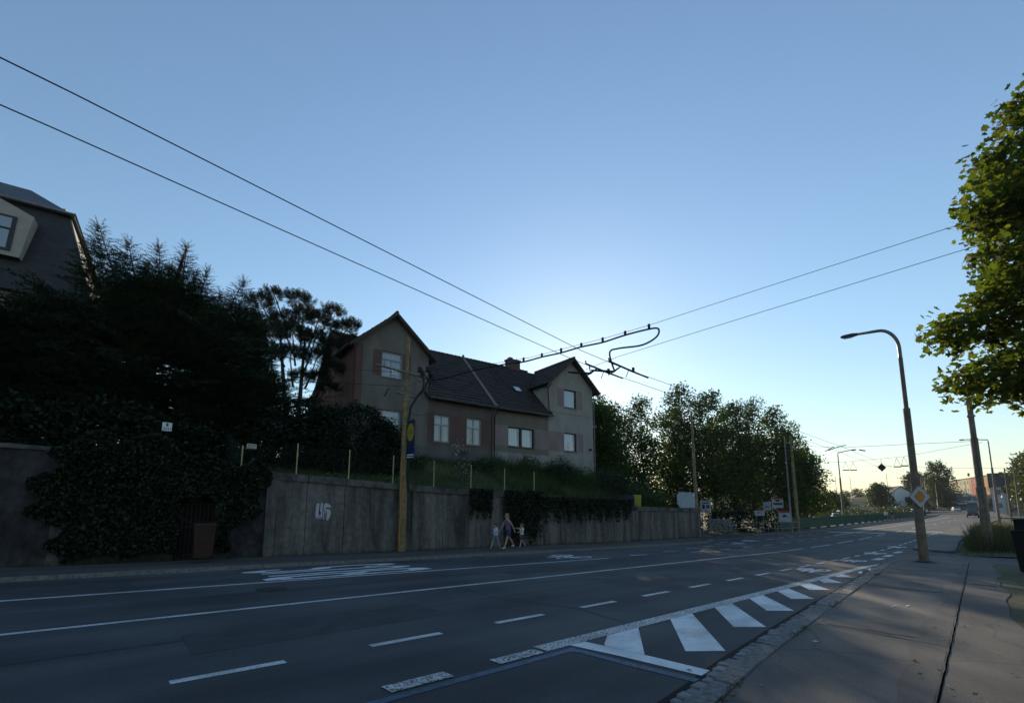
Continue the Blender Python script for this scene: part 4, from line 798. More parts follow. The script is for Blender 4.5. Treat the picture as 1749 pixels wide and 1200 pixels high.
conifer('spruce_tree', 'low dark conifer filling the left edge below the mansard house', (-2.6, 22.6, 3.5), [(-3.2, 22.4, 8.3), (-2.0, 22.6, 8.6), (-1.2, 22.4, 8.1), (-4.2, 22.6, 8.4)], .2, L_DARK, 6, low_layers, 4, 1.1, 1.2)
def low2(rg):
    for h in np.linspace(.4, 3.6, 14):
        for k in range(6): a = rg.uniform(0, 2 * math.pi); L = 2.4 * rg.uniform(.5, 1.0) * (1 - .12 * h); yield h, L * math.cos(a), L * math.sin(a) * .5, L
conifer('spruce_tree', 'squat dark conifer under the broad cedar above the gateway', (4.8, 22.8, 3.6), [(4.2, 22.6, 8.0), (5.2, 22.7, 7.9), (5.9, 22.7, 7.7), (3.3, 22.8, 7.5)], .18, L_DARK, 7, low2, 4, 1.0, 1.2)
def pine(name, label, base, pads, r0, seed):
    """pine with bare forked trunks and needle pads with sky between them"""
    rg = np.random.default_rng(seed); t = thing(name, label, 'tree', base, 0); b = np.array(base); mb = MB(); P = []; D = []; S = []
    for dx, lean in ((-.45, -.35), (.1, .1), (.6, .55)):
        mb.tube([(dx, 0, -.5), (dx + lean * .3, 0, 2.5), (dx + lean * 1.2, .1, 5.2), (dx + lean * 2.2, .2, 8.2)], [r0, r0 * .85, r0 * .6, .04], 7)
    for (x, y, z), r in pads:
        r *= 1.22
        c = np.array((x, y, z)) - b; s_ = np.array([c[0] * .45, 0, max(3.2, c[2] - 2.0)]); mb.tube([tuple(s_), tuple((s_ + c) / 2 + np.array([0, 0, -.15])), tuple(c)], [r0 * .4, r0 * .25, .03], 5)
        n = int(230 * r * r + 40)
        d = rg.normal(size=(n, 3)); d /= np.linalg.norm(d, axis=1)[:, None]; q = c + d * np.array([r, r * .8, r * .42]) * rg.uniform(.3, 1.0, (n, 1))
        for i in range(n): P.append(q[i]); D.append(d[i] + np.array([0, 0, .9])); S.append(rg.uniform(.4, .66))
    mb.build('trunk', TIMBER, t); v, f = spray_proto(np.random.default_rng(2), .6, 24, .34, .02, 0, 1.0)
    scatter('crown', v, f, np.array(P), np.array(D), np.array(S), L_PINE, t, rg); return t
pine('pine_tree', 'dark pine with forked bare trunks and open needle pads left of the old house', (9.3, 28.8, 4.6), [((7.0, 29, 13.6), .7), ((7.7, 29, 14.3), .45), ((8.3, 29, 12.9), .85), ((9.0, 28.7, 14.3), .7), ((9.3, 28.7, 13.5), .7), ((10.1, 28.4, 13.2), .8), ((10.9, 28.1, 13.9), .6), ((11.5, 27.9, 12.9), .7), ((12.0, 27.8, 13.3), .35), ((6.4, 29, 12.5), .8), ((7.5, 29, 12.0), .95), ((8.8, 28.8, 12.2), .95), ((10.0, 28.4, 12.0), .9), ((11.1, 28.2, 11.6), .8), ((6.3, 29, 11.2), .8), ((7.4, 28.8, 10.7), .9), ((8.7, 28.7, 10.9), .75), ((10.2, 28.5, 10.9), .85), ((11.1, 28.2, 10.3), .6), ((6.5, 29, 9.9), .75), ((10.4, 28.4, 9.7), .55), ((7.4, 29, 9.2), .6), ((10.9, 28.3, 9.1), .5), ((9.4, 28.7, 9.6), .5), ((6.2, 28.9, 8.9), .6), ((8.3, 28.8, 8.6), .4)], .17, 11)
def bush(name, label, base, blobs, m, seed, leaf=.1, per=9, k=9, rr=.13, cat='shrub', group=None, shell=.55, shape=LEAF4):
    rg = np.random.default_rng(seed); t = thing(name, label, cat, base, 0, group); loc = [((c[0] - base[0], c[1] - base[1], c[2] - base[2]), r) for c, r in blobs]
    mb = MB(); limbs(mb, (0, 0, -.2), [c for c, r in loc], .06, rg, 5); mb.build('stem', TIMBER, t)
    leaves('foliage', clumps(rg, loc, per, k, rr, shell), leaf, m, t, rg, shape); return t
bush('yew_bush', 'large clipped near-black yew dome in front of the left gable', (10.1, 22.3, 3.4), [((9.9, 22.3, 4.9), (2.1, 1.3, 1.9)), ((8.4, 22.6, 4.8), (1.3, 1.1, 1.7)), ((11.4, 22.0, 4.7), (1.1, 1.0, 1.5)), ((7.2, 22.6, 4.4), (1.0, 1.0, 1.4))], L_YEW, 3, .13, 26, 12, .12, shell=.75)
bush('columnar_thuja', 'narrow green thuja column between the pine and the house', (9.75, 27.6, 4.4), [((9.75, 27.6, 6.0), (.42, .42, 1.7)), ((9.75, 27.6, 7.4), (.3, .3, .9))], leaf_mat('thuja_leaves', [(.03, .05, .012), (.06, .08, .02)], .3), 5, .12, 40, 8, .07)
bush('laurel_bush', 'dark loose hedge bush between the conifers and the yew', (6.6, 22.2, 3.3), [((6.2, 22.2, 4.5), (1.2, .9, 1.3)), ((5.0, 21.8, 4.1), (1.1, .8, 1.0)), ((7.0, 22.8, 5.4), (.9, .8, 1.3))], L_YEW, 8, .14, 20, 10, .14)
bush('hedge', 'dark hedge growing along the top of the creeper wall at the left edge', (-2.5, 20.6, 3.3), [((-3.6, 20.6, 3.9), (1.6, .9, 1.1)), ((-1.4, 20.6, 4.0), (1.6, .9, 1.1)), ((.8, 20.6, 4.2), (1.6, .9, 1.1)), ((2.6, 20.9, 4.1), (1.2, .9, .9)), ((-5.6, 20.6, 3.9), (1.6, .9, 1.1))], L_YEW, 18, .14, 20, 10, .14, cat='hedge')
def creeper(name, label, pts_fn, n, m, seed, leaf=.13, group=None, x0=0, z0=0):
    rg = np.random.default_rng(seed); P = pts_fn(rg, n); t = thing(name, label, 'creeper', (x0, 18.9, z0), 0, group); P = P - np.array([x0, 18.9, z0])
    leaves('foliage', P, leaf, m, t, rg, LEAF4, .0)
    for i in range(7): mb = MB(); p = P[rg.integers(len(P))]; q = P[rg.integers(len(P))]; mb.tube([(p[0], .08, min(p[2], q[2])), ((p[0] * .7 + q[0] * .3), .06, (p[2] + q[2]) / 2), (p[0] * .5 + q[0] * .5, .08, max(p[2], q[2]))], .012, 4); mb.build('vine_stem', TIMBER, t)
    return t
def big_creeper(rg, n):
    x = rg.uniform(-.95, 5.35, n * 2); z = rg.uniform(.1, 4.1, n * 2)
    top = 3.75 + .3 * np.sin(x * 1.3) + .15 * np.sin(x * 4.1) - .16 * np.clip(x - 3, 0, 9); bot = .15 + .25 * np.abs(np.sin(x * 2.3)) + .5 * np.clip(x - 4.4, 0, 2) * 1.2; left = -.6 + .3 * np.sin(z * 2.2) + .25 * np.sin(z * 7.1) + .4 * np.clip(1.6 - z, 0, 2) * .3
    edge = 5.25 - .7 * np.clip(2.2 - z, 0, 2) + .25 * np.sin(z * 5)
    door = (x > 2.66 + .05 * np.sin(z * 9)) & (x < 3.66 + .06 * np.sin(z * 7)) & (z < 2.02 + .1 * np.sin(x * 8))
    ok = (z < top) & (z > bot) & (x > left) & (x < edge) & ~door; x, z = x[ok], z[ok]
    d = .06 + .42 * np.abs(np.sin(x * 1.9 + z) * np.sin(z * 1.4 + x * .7)) + rg.uniform(0, .16, len(x)); return np.stack([x, 18.98 - d * rg.uniform(.3, 1, len(x)), z], 1)
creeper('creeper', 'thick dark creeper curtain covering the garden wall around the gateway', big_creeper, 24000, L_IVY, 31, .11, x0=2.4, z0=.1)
def patch(x0, x1, z0, zt, frag=.5):
    def f(rg, n):
        x = rg.uniform(x0, x1, n); l = (zt - z0) * (1 - frag * np.abs(np.sin(x * 3.1 + x0)) * np.abs(np.sin(x * 7.7))); z = zt - l * rg.uniform(0, 1, n) ** 1.3
        return np.stack([x, 18.9 - rg.uniform(0, .28, n) * (1 - .5 * (zt - z) / (zt - z0)), z], 1)
    return f
creeper('creeper', 'hanging creeper tongue on the concrete wall left of the walking family', patch(14.6, 16.0, 1.2, 2.75), 1500, L_IVY, 32, .13, x0=15.3, z0=2.6)
creeper('creeper', 'dark creeper over the doorway behind the walking family', patch(16.9, 19.7, -.2, 2.75, .35), 3600, L_IVY, 33, .13, x0=18.3, z0=2.6)
creeper('creeper', 'fringe of creeper overhanging the right half of the concrete wall', patch(19.4, 28.8, .9, 2.45, .8), 5200, L_IVY, 34, .14, x0=24, z0=2.4)

# ------------------------------------------------------------------ POLES, LAMPS, WIRES
def pole(mb, x, y, z0, z1, r0, r1, steps=2, n=12):
    """tapered steel pole in telescoped sections"""
    zs = [z0 + (z1 - z0) * f for f in (0, .42, .42, .74, .74, 1.0)]; rs = [r0, r0 * .96, r0 * .78, r0 * .76, r1, r1 * .95]
    mb.tube([(x, y, z) for z in zs], rs, n); return mb
def street_lamp(label, loc, h, arm, face, group, m=STEEL_B, r=.15, straight=False):
    t = thing('street_lamp', label, 'street lamp', loc, face, group); mb = MB(); pole(mb, 0, 0, 0, h * .86, r, r * .5); mb.build('pole', m, t)
    if straight: pts = [(0, 0, h * .86 - .1), (0, 0, h * .95), (.05, 0, h * .975), (arm * .5, 0, h * .99), (arm, 0, h)]
    else:
        cr = arm * .45; pts = [(0, 0, h * .86 - .1), (0, 0, h * .9)] + [(cr - cr * math.cos(a), 0, h * .9 + (h * .097) * math.sin(a)) for a in np.linspace(.15, math.pi / 2, 9)] + [(arm, 0, h * 1.0)]
    mb = MB(); mb.tube(pts, [r * .42] * (len(pts) - 1) + [r * .34], 8); mb.build('arm', STEEL_G if not straight else m, t)
    mb = MB(); e = Vector(pts[-1]); mb.tube([(e.x - .1, 0, e.z), (e.x + .12, 0, e.z - .0), (e.x + .45, 0, e.z), (e.x + .55, 0, e.z)], [.06, .1, .085, .04], 8); o = mb.build('lamp_head', mat('lamp_housing', (.05, .05, .052), .5), t)
    mb = MB(); mb.box((e.x + .28, 0, e.z - .088), (.3, .13, .02)); mb.build('lens', mat('lamp_lens', (.4, .4, .4), .2), o)
    mb = MB(); mb.tube([(0, 0, -.15), (0, 0, .06)], r * 1.5, 12); mb.build('base_collar', CONC_CAP, t); return t
LG = 'street lamps along the road'
lamp = street_lamp('tall brown street lamp with curved arm standing on the near pavement corner', (25.33, 3.08, -.38), 9.85, 1.45, R(97), LG, r=.165)
street_lamp('street lamp with straight arm beyond the green bridge railing', (80.6, 18.0, -.3), 10.6, 1.7, R(-88), LG, r=.15, straight=True)
street_lamp('street lamp with straight arm behind the thick trolley pole at right', (99.9, 3.2, .1), 12.5, 2.6, R(88), LG, r=.17, straight=True)
# base stain round the lamp foot is a patch of fresh asphalt
mb = MB(); mb.add([(25.33 + .62 * math.cos(a) * (1 + .2 * math.sin(3 * a)), 3.08 + .42 * math.sin(a), prof(25.3 + .62 * math.cos(a)) + .081) for a in np.linspace(0, 2 * math.pi, 20)[:-1]], [tuple(range(19))]); st('asphalt_patch', mb.build('asphalt_patch', mat('fresh_asphalt', (.028, .028, .03), .9)))
# priority road sign, a diamond clamped on the lamp post
def diamond(mb, s, y, mi=0, th=.004, rc=.12):
    p = []
    for k in range(4):
        a = k * math.pi / 2; c = Vector((math.cos(a), math.sin(a))) * s; n1 = Vector((math.cos(a - math.pi / 4 * 1), math.sin(a - math.pi / 4)))
        prv = Vector((math.cos(a - math.pi / 2), math.sin(a - math.pi / 2))) * s; nx = Vector((math.cos(a + math.pi / 2), math.sin(a + math.pi / 2))) * s
        p += [c.lerp(prv, rc), c.lerp(c * .97 + prv * .015 + nx * .015, .9), c.lerp(nx, rc)]
    mb.prism([(q.x, y, q.y) for q in p], (0, th, 0), mi)
t = thing('priority_sign', 'white edged orange diamond priority road sign on the tall lamp post', 'traffic sign', (25.12, 2.98, 2.21), R(-38))
mb = MB(); diamond(mb, .455, -.02, 0, .02, .06); mb.build('back_plate', mat('sign_grey', (.16, .17, .2), .5), t)
mb = MB(); diamond(mb, .44, -.0235); mb.build('white_face', mat('sign_white', (.44, .45, .49), .45), t)
mb = MB(); diamond(mb, .245, -.0285, rc=.04); mb.build('black_line', mat('sign_black', (.02, .02, .022), .5), t)
mb = MB(); diamond(mb, .225, -.0335, rc=.04); mb.build('orange_centre', mat('sign_orange', (.55, .2, .015), .45), t)
for z in (-.16, .16): mb = MB(); mb.tube([(.2 * math.cos(a) * .85 + .1, .14 + .19 * math.sin(a), z) for a in np.linspace(0, 2 * math.pi, 13)], .012, 4); mb.build('clamp', STEEL_G, t)

# trolley pole at left with cable bundle, brackets and an advertising flag
t = thing('trolley_pole', 'yellowish trolley pole with black cable bundle in front of the concrete wall', 'pole', (10.84, 18.85, -.1)); tp = t
mb = MB(); mb.tube([(0, 0, 0), (0, 0, 3.9), (0, 0, 3.95), (0, 0, 7.2), (0, 0, 7.25), (0, 0, 9.75)], [.19, .175, .15, .135, .1, .085], 12); mb.build('pole', STEEL_Y, t)
mb = MB(); mb.tube([(-.12, -.1, 0), (-.2, -.12, .6), (-.16, -.12, 1.6), (-.18, -.1, 2.9), (-.17, -.08, 4.2)], .035, 6); mb.build('conduit', mat('orange_conduit', (.38, .17, .06), .7), t)
mb = MB(); mb.tube([(.2, -.12, 2.6), (.06, -.2, 3.4), (.1, -.2, 4.4), (.02, -.2, 5.4), (.12, -.22, 6.4), (.45, -.2, 6.95), (.95, -.1, 7.55), (1.25, .0, 8.2)], .05, 7); mb.tube([(.4, -.2, 6.9), (.72, -.2, 7.2), (.8, -.2, 7.7), (.72, -.1, 8.25)], .045, 7); mb.tube([(.1, -.2, 6.4), (.4, -.25, 6.9), (1.05, -.2, 7.5), (1.35, -.1, 8.1)], .03, 6); mb.build('cable_bundle', BLACK, t)
mb = MB(); mb.tube([(-.5, 0, 7.05), (.5, 0, 6.95)], .045, 6); mb.tube([(-.35, 0, 6.3), (.15, 0, 6.3)], .03, 6); mb.tube([(-1.5, 0, 8.12), (1.2, 0, 8.0)], .05, 6); mb.tube([(-1.15, 0, 8.1), (-1.15, 0, 8.35)], .035, 5); mb.build('crossarm', STEEL_G, t)
for x, z in ((.62, 8.3), (.78, 8.15), (1.2, 8.25), (1.32, 8.1), (1.05, 8.4)):
    mb = MB(); mb.tube([(x, -.1, z - .14), (x, -.1, z - .06), (x, -.1, z), (x, -.1, z + .08), (x, -.1, z + .14)], [.05, .12, .07, .12, .05], 8); mb.build('insulator', BLACK, t)
for z in (2.0, 4.1, 5.6, 6.7): mb = MB(); mb.tube([(0, 0, z), (0, 0, z + .05)], .19 if z < 3.9 else .165, 12); mb.build('band', STEEL_G, t)
t = thing('advert_flag', 'narrow advertising sign with a yellow disc on the trolley pole', 'sign', (10.86, 18.36, 4.0), R(-84))
mb = MB(); mb.box((0, 0, 1.05), (.52, .05, 1.2)); mb.build('panel', mat('navy_panel', (.02, .024, .05), .5), t)
mb = MB(); mb.add([(.25 * math.cos(a), -.028, 1.12 + .40 * math.sin(a)) for a in np.linspace(0, 2 * math.pi, 25)[:-1]], [tuple(range(24))]); o = mb.build('yellow_disc', mat('sign_yellow', (.3, .23, .025), .5), t)
mb = MB(); text_on(mb, 'LiDL', (-.2, -.0305, 1.04), (.4, 0, 0), (0, 0, .17)); mb.build('lettering', mat('blue_print', (.015, .03, .14), .5), o)
mb = MB(); mb.box((0, 0, .18), (.56, .05, .48)); mb.build('lower_panel', mat('blue_panel', (.015, .02, .08), .5), t)
mb = MB(); mb.box((.02, -.0275, .1), (.46, .004, .05)); mb.box((.02, -.0275, -.0), (.5, .004, .035)); mb.build('white_stripe', WHITE, t)
mb = MB(); mb.tube([(-.3, .02, 1.68), (.28, .0, 1.72)], .02, 6); mb.tube([(-.3, .02, .44), (.28, 0, .44)], .015, 6); mb.build('bracket', STEEL_G, t)
POLES = 'poles along the road'
def plain_pole(label, loc, h, r, m=STEEL_B, group=POLES, cap=True):
    t = thing('trolley_pole', label, 'pole', loc, 0, group); mb = MB(); pole(mb, 0, 0, -.2, h, r, r * .62); mb.build('pole', m, t)
    mb = MB(); mb.tube([(0, 0, h * .88), (0, 0, h * .88 + .1)], r * .85, 10); mb.build('band', STEEL_G, t)
    mb = MB(); mb.tube([(0, 0, h), (0, 0, h + .06)], [r * .68, r * .3], 10); mb.build('cap', STEEL_G, t); return t
bp = plain_pole('thickest trolley pole with ribbed sections in the tall grass at right', (38.0, 1.78, -.5), 8.6, .23)
mb = MB(); mb.tube([(-.2, -.08, 0), (-.19, -.07, 6.4)], .04, 6); mb.build('conduit', STEEL_B, bp); mb = MB(); mb.tube([(-.24, 0, 1.85), (.24, 0, 1.9)], .05, 6); mb.build('clamp', STEEL_G, bp)
plain_pole('trolley pole behind the white panel where the concrete wall ends', (41.3, 20.3, 0.0), 10.6, .17, STEEL_Y)
plain_pole('thin grey pole in front of the grove beside the warning boards', (51.7, 15.9, -.35), 9.4, .085, STEEL_G)
plain_pole('trolley pole standing at the start of the green railing in the grove', (53.6, 15.9, -.35), 9.6, .17, STEEL_Y)
plain_pole('trolley pole hidden in the maple crown at the right edge', (15.95, -1.75, -.2), 9.4, .16)
for x, y, h, r, l in ((181.7, 21.4, 9.5, .17, 'slim pole at the far end of the green railing, left one'), (153.8, 17.5, 9.5, .2, 'slim pole at the far end of the green railing, right one'), (104, 1.05, 9.2, .17, 'pole at the right edge of the photo in front of the wood, nearer one'), (121, 2.35, 9.0, .16, 'pole at the right edge in front of the wood, left of the pair'), (116, 1.2, 9.0, .13, 'pole at the right edge in front of the wood, thinnest')):
    plain_pole(l, (x, y, prof(x)), h, r)
# wires: every wire is one thing
def sagline(a, b, sag, n=14): a, b = Vector(a), Vector(b); return [a.lerp(b, i / n) - Vector((0, 0, sag * 4 * (i / n) * (1 - i / n))) for i in range(n + 1)]
def wire(name, label, pts, r, cat='wire', group=None, m=WIREM, n=6):
    mb = MB(); o0 = Vector(pts[0]); mb.tube([Vector(p) - o0 for p in pts], r, n); o = mb.build(name, m); o.location = o0; return tag(o, label, cat, group)
def chain(P, sag, n=12):
    out = []
    for a, b in zip(P[:-1], P[1:]): out += sagline(a, b, sag, n)[:-1]
    return out + [Vector(P[-1])]
TW = 'trolley wires over the far lane'
wA = [(-16, 6.2, 7.0), (-.45, 7.15, 6.48), (10.6, 8.45, 6.28), (12.6, 8.55, 6.26), (36.8, 7.75, 5.72), (60, 8.2, 5.55), (100, 8.8, 6.0), (140, 9.2, 6.5)]
wB = [(-16, 7.3, 7.05), (-.62, 8.05, 6.5), (10.6, 9.1, 6.28), (12.2, 9.2, 6.26), (36.2, 8.5, 5.72), (60, 8.9, 5.55), (100, 9.5, 6.0), (140, 9.9, 6.5)]
wire('trolley_wire', 'upper trolley wire crossing the sky from the top left, the nearer of the pair', chain(wA, .0, 4), .009, group=TW)
wire('trolley_wire', 'lower trolley wire crossing the sky from the left edge, the farther of the pair', chain(wB, .0, 4), .009, group=TW)
SP = [(10.84, 18.85, 7.3), (11.09, 17.74, 7.44), (11.9, 14.24, 7.5), (12.34, 12.34, 7.42), (12.65, 10.99, 7.48), (13.03, 9.32, 7.54), (13.37, 7.82, 7.65), (14.11, 4.63, 8.0), (15.07, .44, 8.44), (15.95, -1.75, 8.75)]
wire('span_wire', 'span wire carrying the black feeder cable from the left pole to the maple', SP, .008, n=5)
wire('span_wire', 'lower span wire from the two wire clamps to the maple at right', [(12.85, 10.1, 6.55), (13.14, 8.83, 6.8), (14.1, 4.6, 7.3), (15.06, .5, 7.78), (15.95, -1.75, 8.1)], .008, n=5)
fc = [(11.2, 18.2, 8.1), (11.2, 17.3, 7.35), (11.9, 14.24, 7.34)]
clips = []
for i in range(10):
    f = i / 9; y = 15.0 - (15.0 - 7.85) * f; q = np.array(SP); p = Vector((np.interp(-y, -q[:, 1], q[:, 0]), y, np.interp(-y, -q[:, 1], q[:, 2]))); clips.append(p)
    fc.append(tuple(p - Vector((0, 0, .10 + .03 * (i % 2)))))
fc = [fc[0], fc[1]] + fc[3:] + [(13.42, 7.55, 7.45), (13.41, 7.62, 7.2), (13.3, 8.1, 7.02), (13.12, 8.9, 7.07), (13.05, 9.2, 6.98), (13.0, 9.0, 6.3)]
def smooth(P, n=5):
    P = [Vector(p) for p in P]; out = []
    for i in range(len(P) - 1):
        a, b, c, d = P[max(0, i - 1)], P[i], P[i + 1], P[min(len(P) - 1, i + 2)]
        for k in range(n): f = k / n; out.append(.5 * ((2 * b) + (c - a) * f + (2 * a - 5 * b + 4 * c - d) * f * f + (3 * b - a - 3 * c + d) * f ** 3))
    return out + [P[-1]]
fo = thing('feeder_cable', 'thick black feeder cable hung under the span wire and curling down at its end', 'cable', fc[0])
mb = MB(); mb.tube([p - Vector(fc[0]) for p in smooth(fc)], .03, 7); mb.build('cable', BLACK, fo)
for p in clips: mb = MB(); c = p - Vector(fc[0]); mb.box((c.x, c.y, c.z - .03), (.05, .07, .14)); mb.build('clip', BLACK, fo)
for a, b, lab in (((12.0, 8.5, 6.27), (14.3, 8.52, 6.2), 'thick clamp rod on the upper trolley wire near the curled cable'), ((11.7, 9.18, 6.28), (13.7, 9.15, 6.2), 'thick clamp rod on the lower trolley wire left of its twin')):
    t = thing('wire_clamp', lab, 'wire fitting', a); d = Vector(b) - Vector(a); mb = MB(); mb.tube([(0, 0, .12), (.02, 0, .02), d * .5, d], [.022, .03, .034, .026], 6); mb.build('rod', BLACK, t)
    mb = MB(); e = d * .25; mb.tube([e + Vector((-.5, .75, -.08)), e + Vector((.1, .3, -.1)), e + Vector((.25, .12, .06))], [.03, .04, .02], 6); mb.tube([e + Vector((.0, .45, -.2)), e + Vector((.12, .3, -.1)), e + Vector((.0, .25, .12))], .02, 5); mb.build('arm', BLACK, t)
    mb = MB(); e = d * .6; mb.tube([e + Vector((0, 0, -.02)), e + Vector((0, 0, .14))], .05, 6); mb.tube([e + Vector((-.2, .06, .0)), e + Vector((-.26, .12, -.22))], .012, 4); mb.build('shoe', BLACK, t)
for p, l in ((((6.5, 26.3, 9.9), (8.8, 23.0, 8.7), (10.84, 18.85, 7.95)), 'thin wire from the left pole past the gable window, highest one'), (((5.5, 27.3, 8.7), (8.5, 23.4, 8.0), (10.84, 18.85, 7.3)), 'thin wire from the left pole towards the pine, lower one'), (((10.84, 18.85, 8.05), (12.5, 20.5, 8.2), (22.0, 24.5, 8.35)), 'black service wire from the left pole across the tiled roof'), (((10.84, 18.85, 6.2), (12.4, 20.5, 6.4), (16.3, 25.4, 7.8)), 'short service wire from the left pole to the house eaves')):
    wire('overhead_wire', l, p, .012, n=5)
wire('span_wire', 'span wire from the thick trolley pole at right out over the road', [(38.0, 1.78, 5.65), (37.5, 4.5, 5.72), (36.9, 8.2, 5.8), (41.3, 20.3, 8.2)], .011, n=5)
wire('span_wire', 'second span wire farther down the road behind the priority sign post', [(104, 1.05, 8.2), (90, 6, 7.6), (80.6, 14.9, 8.0)], .016, n=5)
wire('span_wire', 'span wire over the bridge with the hanging trapezes', [(53.6, 15.9, 6.6), (51.8, 11, 6.15), (51.0, 6.8, 6.2), (50, 1.9, 6.8)], .012, n=5)
wire('overhead_wire', 'cable climbing from the fork in front of the grove to the house gable', [(41.3, 20.3, 10.0), (36, 22.3, 10.3), (30.6, 24.0, 11.4)], .012, n=5)
for i, (x, y, z, l) in enumerate(((51.5, 10.98, 5.5, 'leftmost of the four trapeze hangers over the bridge'), (51.9, 10.5, 5.5, 'second trapeze hanger from the left over the bridge'), (51.4, 7.28, 5.55, 'third trapeze hanger from the left, beside the lamp post'), (50.7, 6.7, 5.55, 'rightmost trapeze hanger, nearest the tall lamp post'))):
    t = thing('wire_hanger', l, 'wire fitting', (x, y, z), R(-45), 'trapeze hangers on the span wire'); mb = MB(); mb.tube([(0, 0, .62), (-.3, 0, -.1), (.3, 0, -.1), (0, 0, .62)], .013, 4); mb.build('frame', BLACK, t); mb = MB(); mb.box((0, 0, -.14), (.55, .08, .09)); mb.build('bar', BLACK, t)
t = thing('hanging_diamond', 'small dark diamond board hanging on the wires beside the far lamp post', 'sign', (53.0, 8.6, 5.55), R(-42)); mb = MB(); mb.prism([(0, 0, -.36), (.4, 0, 0), (0, 0, .36), (-.4, 0, 0)], (0, .04, 0)); mb.build('board', BLACK, t); mb = MB(); mb.tube([(0, .02, .3), (0, .02, .75)], .015, 4); mb.build('hook', STEEL_G, t)
t = thing('wire_fork', 'branching wire fitting where the span wire meets the two trolley wires', 'wire fitting', (36.9, 8.0, 5.75), R(-40)); mb = MB(); mb.tube([(-.9, 0, -.15), (-.2, 0, .1), (.4, .1, .22)], .028, 6); mb.build('arm', BLACK, t); mb = MB(); mb.tube([(1.2, 0, -.1), (1.6, 0, -.16)], .04, 6); mb.tube([(-.5, 0, .1), (-1.0, .2, -.2)], .028, 5); mb.build('insulator', BLACK, t)

# ------------------------------------------------------------------ BINS, PANEL, SIGNS
def wheelie(label, loc, rz, col, w=.58, d=.7, h=1.06, group=None):
    t = thing('wheelie_bin', label, 'bin', loc, rz, group); m = mat('bin_plastic_' + str(int(col[0] * 100)) + '_' + str(int(col[2] * 100)), col, .55, tuple(c * .7 for c in col), 4)
    mb = MB(); mb.box((0, 0, .06 + (h - .16) / 2), (w * .86, d * .8, h - .16)); 
    mb = MB(); b = [(-w * .38, -d * .36), (w * .38, -d * .36), (w * .38, d * .36), (-w * .38, d * .36)]; tp_ = [(-w * .47, -d * .47), (w * .47, -d * .47), (w * .47, d * .47), (-w * .47, d * .47)]
    mb.add([(x, y, .05) for x, y in b] + [(x, y, h - .1) for x, y in tp_], [(3, 2, 1, 0), (0, 1, 5, 4), (1, 2, 6, 5), (2, 3, 7, 6), (3, 0, 4, 7), (4, 5, 6, 7)]); mb.box((0, 0, h - .12), (w * 1.0, d * 1.0, .05)); mb.build('body', m, t, .012)
    mb = MB(); mb.add([(-w * .5, -d * .52, h - .085), (w * .5, -d * .52, h - .085), (w * .5, d * .5, h - .085), (-w * .5, d * .5, h - .085), (-w * .46, -d * .46, h - .02), (w * .46, -d * .46, h - .02), (w * .46, d * .48, h), (-w * .46, d * .48, h)], [(3, 2, 1, 0), (4, 5, 6, 7), (0, 1, 5, 4), (1, 2, 6, 5), (2, 3, 7, 6), (3, 0, 4, 7)]); mb.build('lid', m, t, .012)
    mb = MB(); mb.tube([(-w * .4, d * .56, h - .09), (w * .4, d * .56, h - .09)], .018, 6); mb.build('handle', m, t)
    for s in (-1, 1): mb = MB(); mb.tube([(s * w * .44 - .03, d * .34, .1), (s * w * .44 + .03, d * .34, .1)], .1, 12); mb.build('wheel', BLACK, t)
    return t
BG = 'wheeled bins'
wheelie('brown wheeled bin standing on the far pavement before the dark gateway', (3.2, 17.75, .15), R(-6), (.042, .017, .012), .62, .66, 1.12, BG)
wheelie('blue wheeled bin with dark lid above the wall, beside the yellow bin', (30.2, 19.9, 1.75), R(30), (.02, .05, .13), group=BG)
wheelie('yellow wheeled bin above the right end of the concrete wall', (31.0, 19.75, 1.72), R(30), (.42, .4, .05), .5, .55, 1.15, BG)
wheelie('near black wheeled bin left of the blue bin above the wall', (29.4, 20.0, 1.78), R(30), (.018, .02, .03), group=BG)
t = thing('white_panel', 'white corrugated sheet panel with torn left edge on the wall end', 'panel', (38.0, 19.55, 1.95)); mb = MB(); n = 30; vs = []
for i in range(n + 1):
    f = i / n; x = -1.5 + 3.05 * f; y = .025 * math.sin(i * 1.6); z0 = .0 + (.35 * max(0, .16 - f) / .16); z1 = 1.3 - (.25 if f < .1 and f > .03 else 0)
    vs += [(x, y, z0), (x, y, z1), (x, y + .012, z0), (x, y + .012, z1)]
mb.add(vs, [q for i in range(n) for q in ((4 * i, 4 * i + 4, 4 * i + 5, 4 * i + 1), (4 * i + 3, 4 * i + 7, 4 * i + 6, 4 * i + 2), (4 * i + 1, 4 * i + 5, 4 * i + 7, 4 * i + 3))]); mb.build('sheet', mat('white_sheet', (.33, .37, .43), .5, (.26, .3, .35), 2), t)
for x in (-1.1, 0, 1.45): mb = MB(); mb.tube([(x, .06, -.6), (x, .06, 1.25)], .03, 6); mb.build('post', STEEL_G, t)
mb = MB(); mb.box((1.32, -.035, 1.1), (.2, .006, .24)); mb.build('label_plate', WHITE, t)
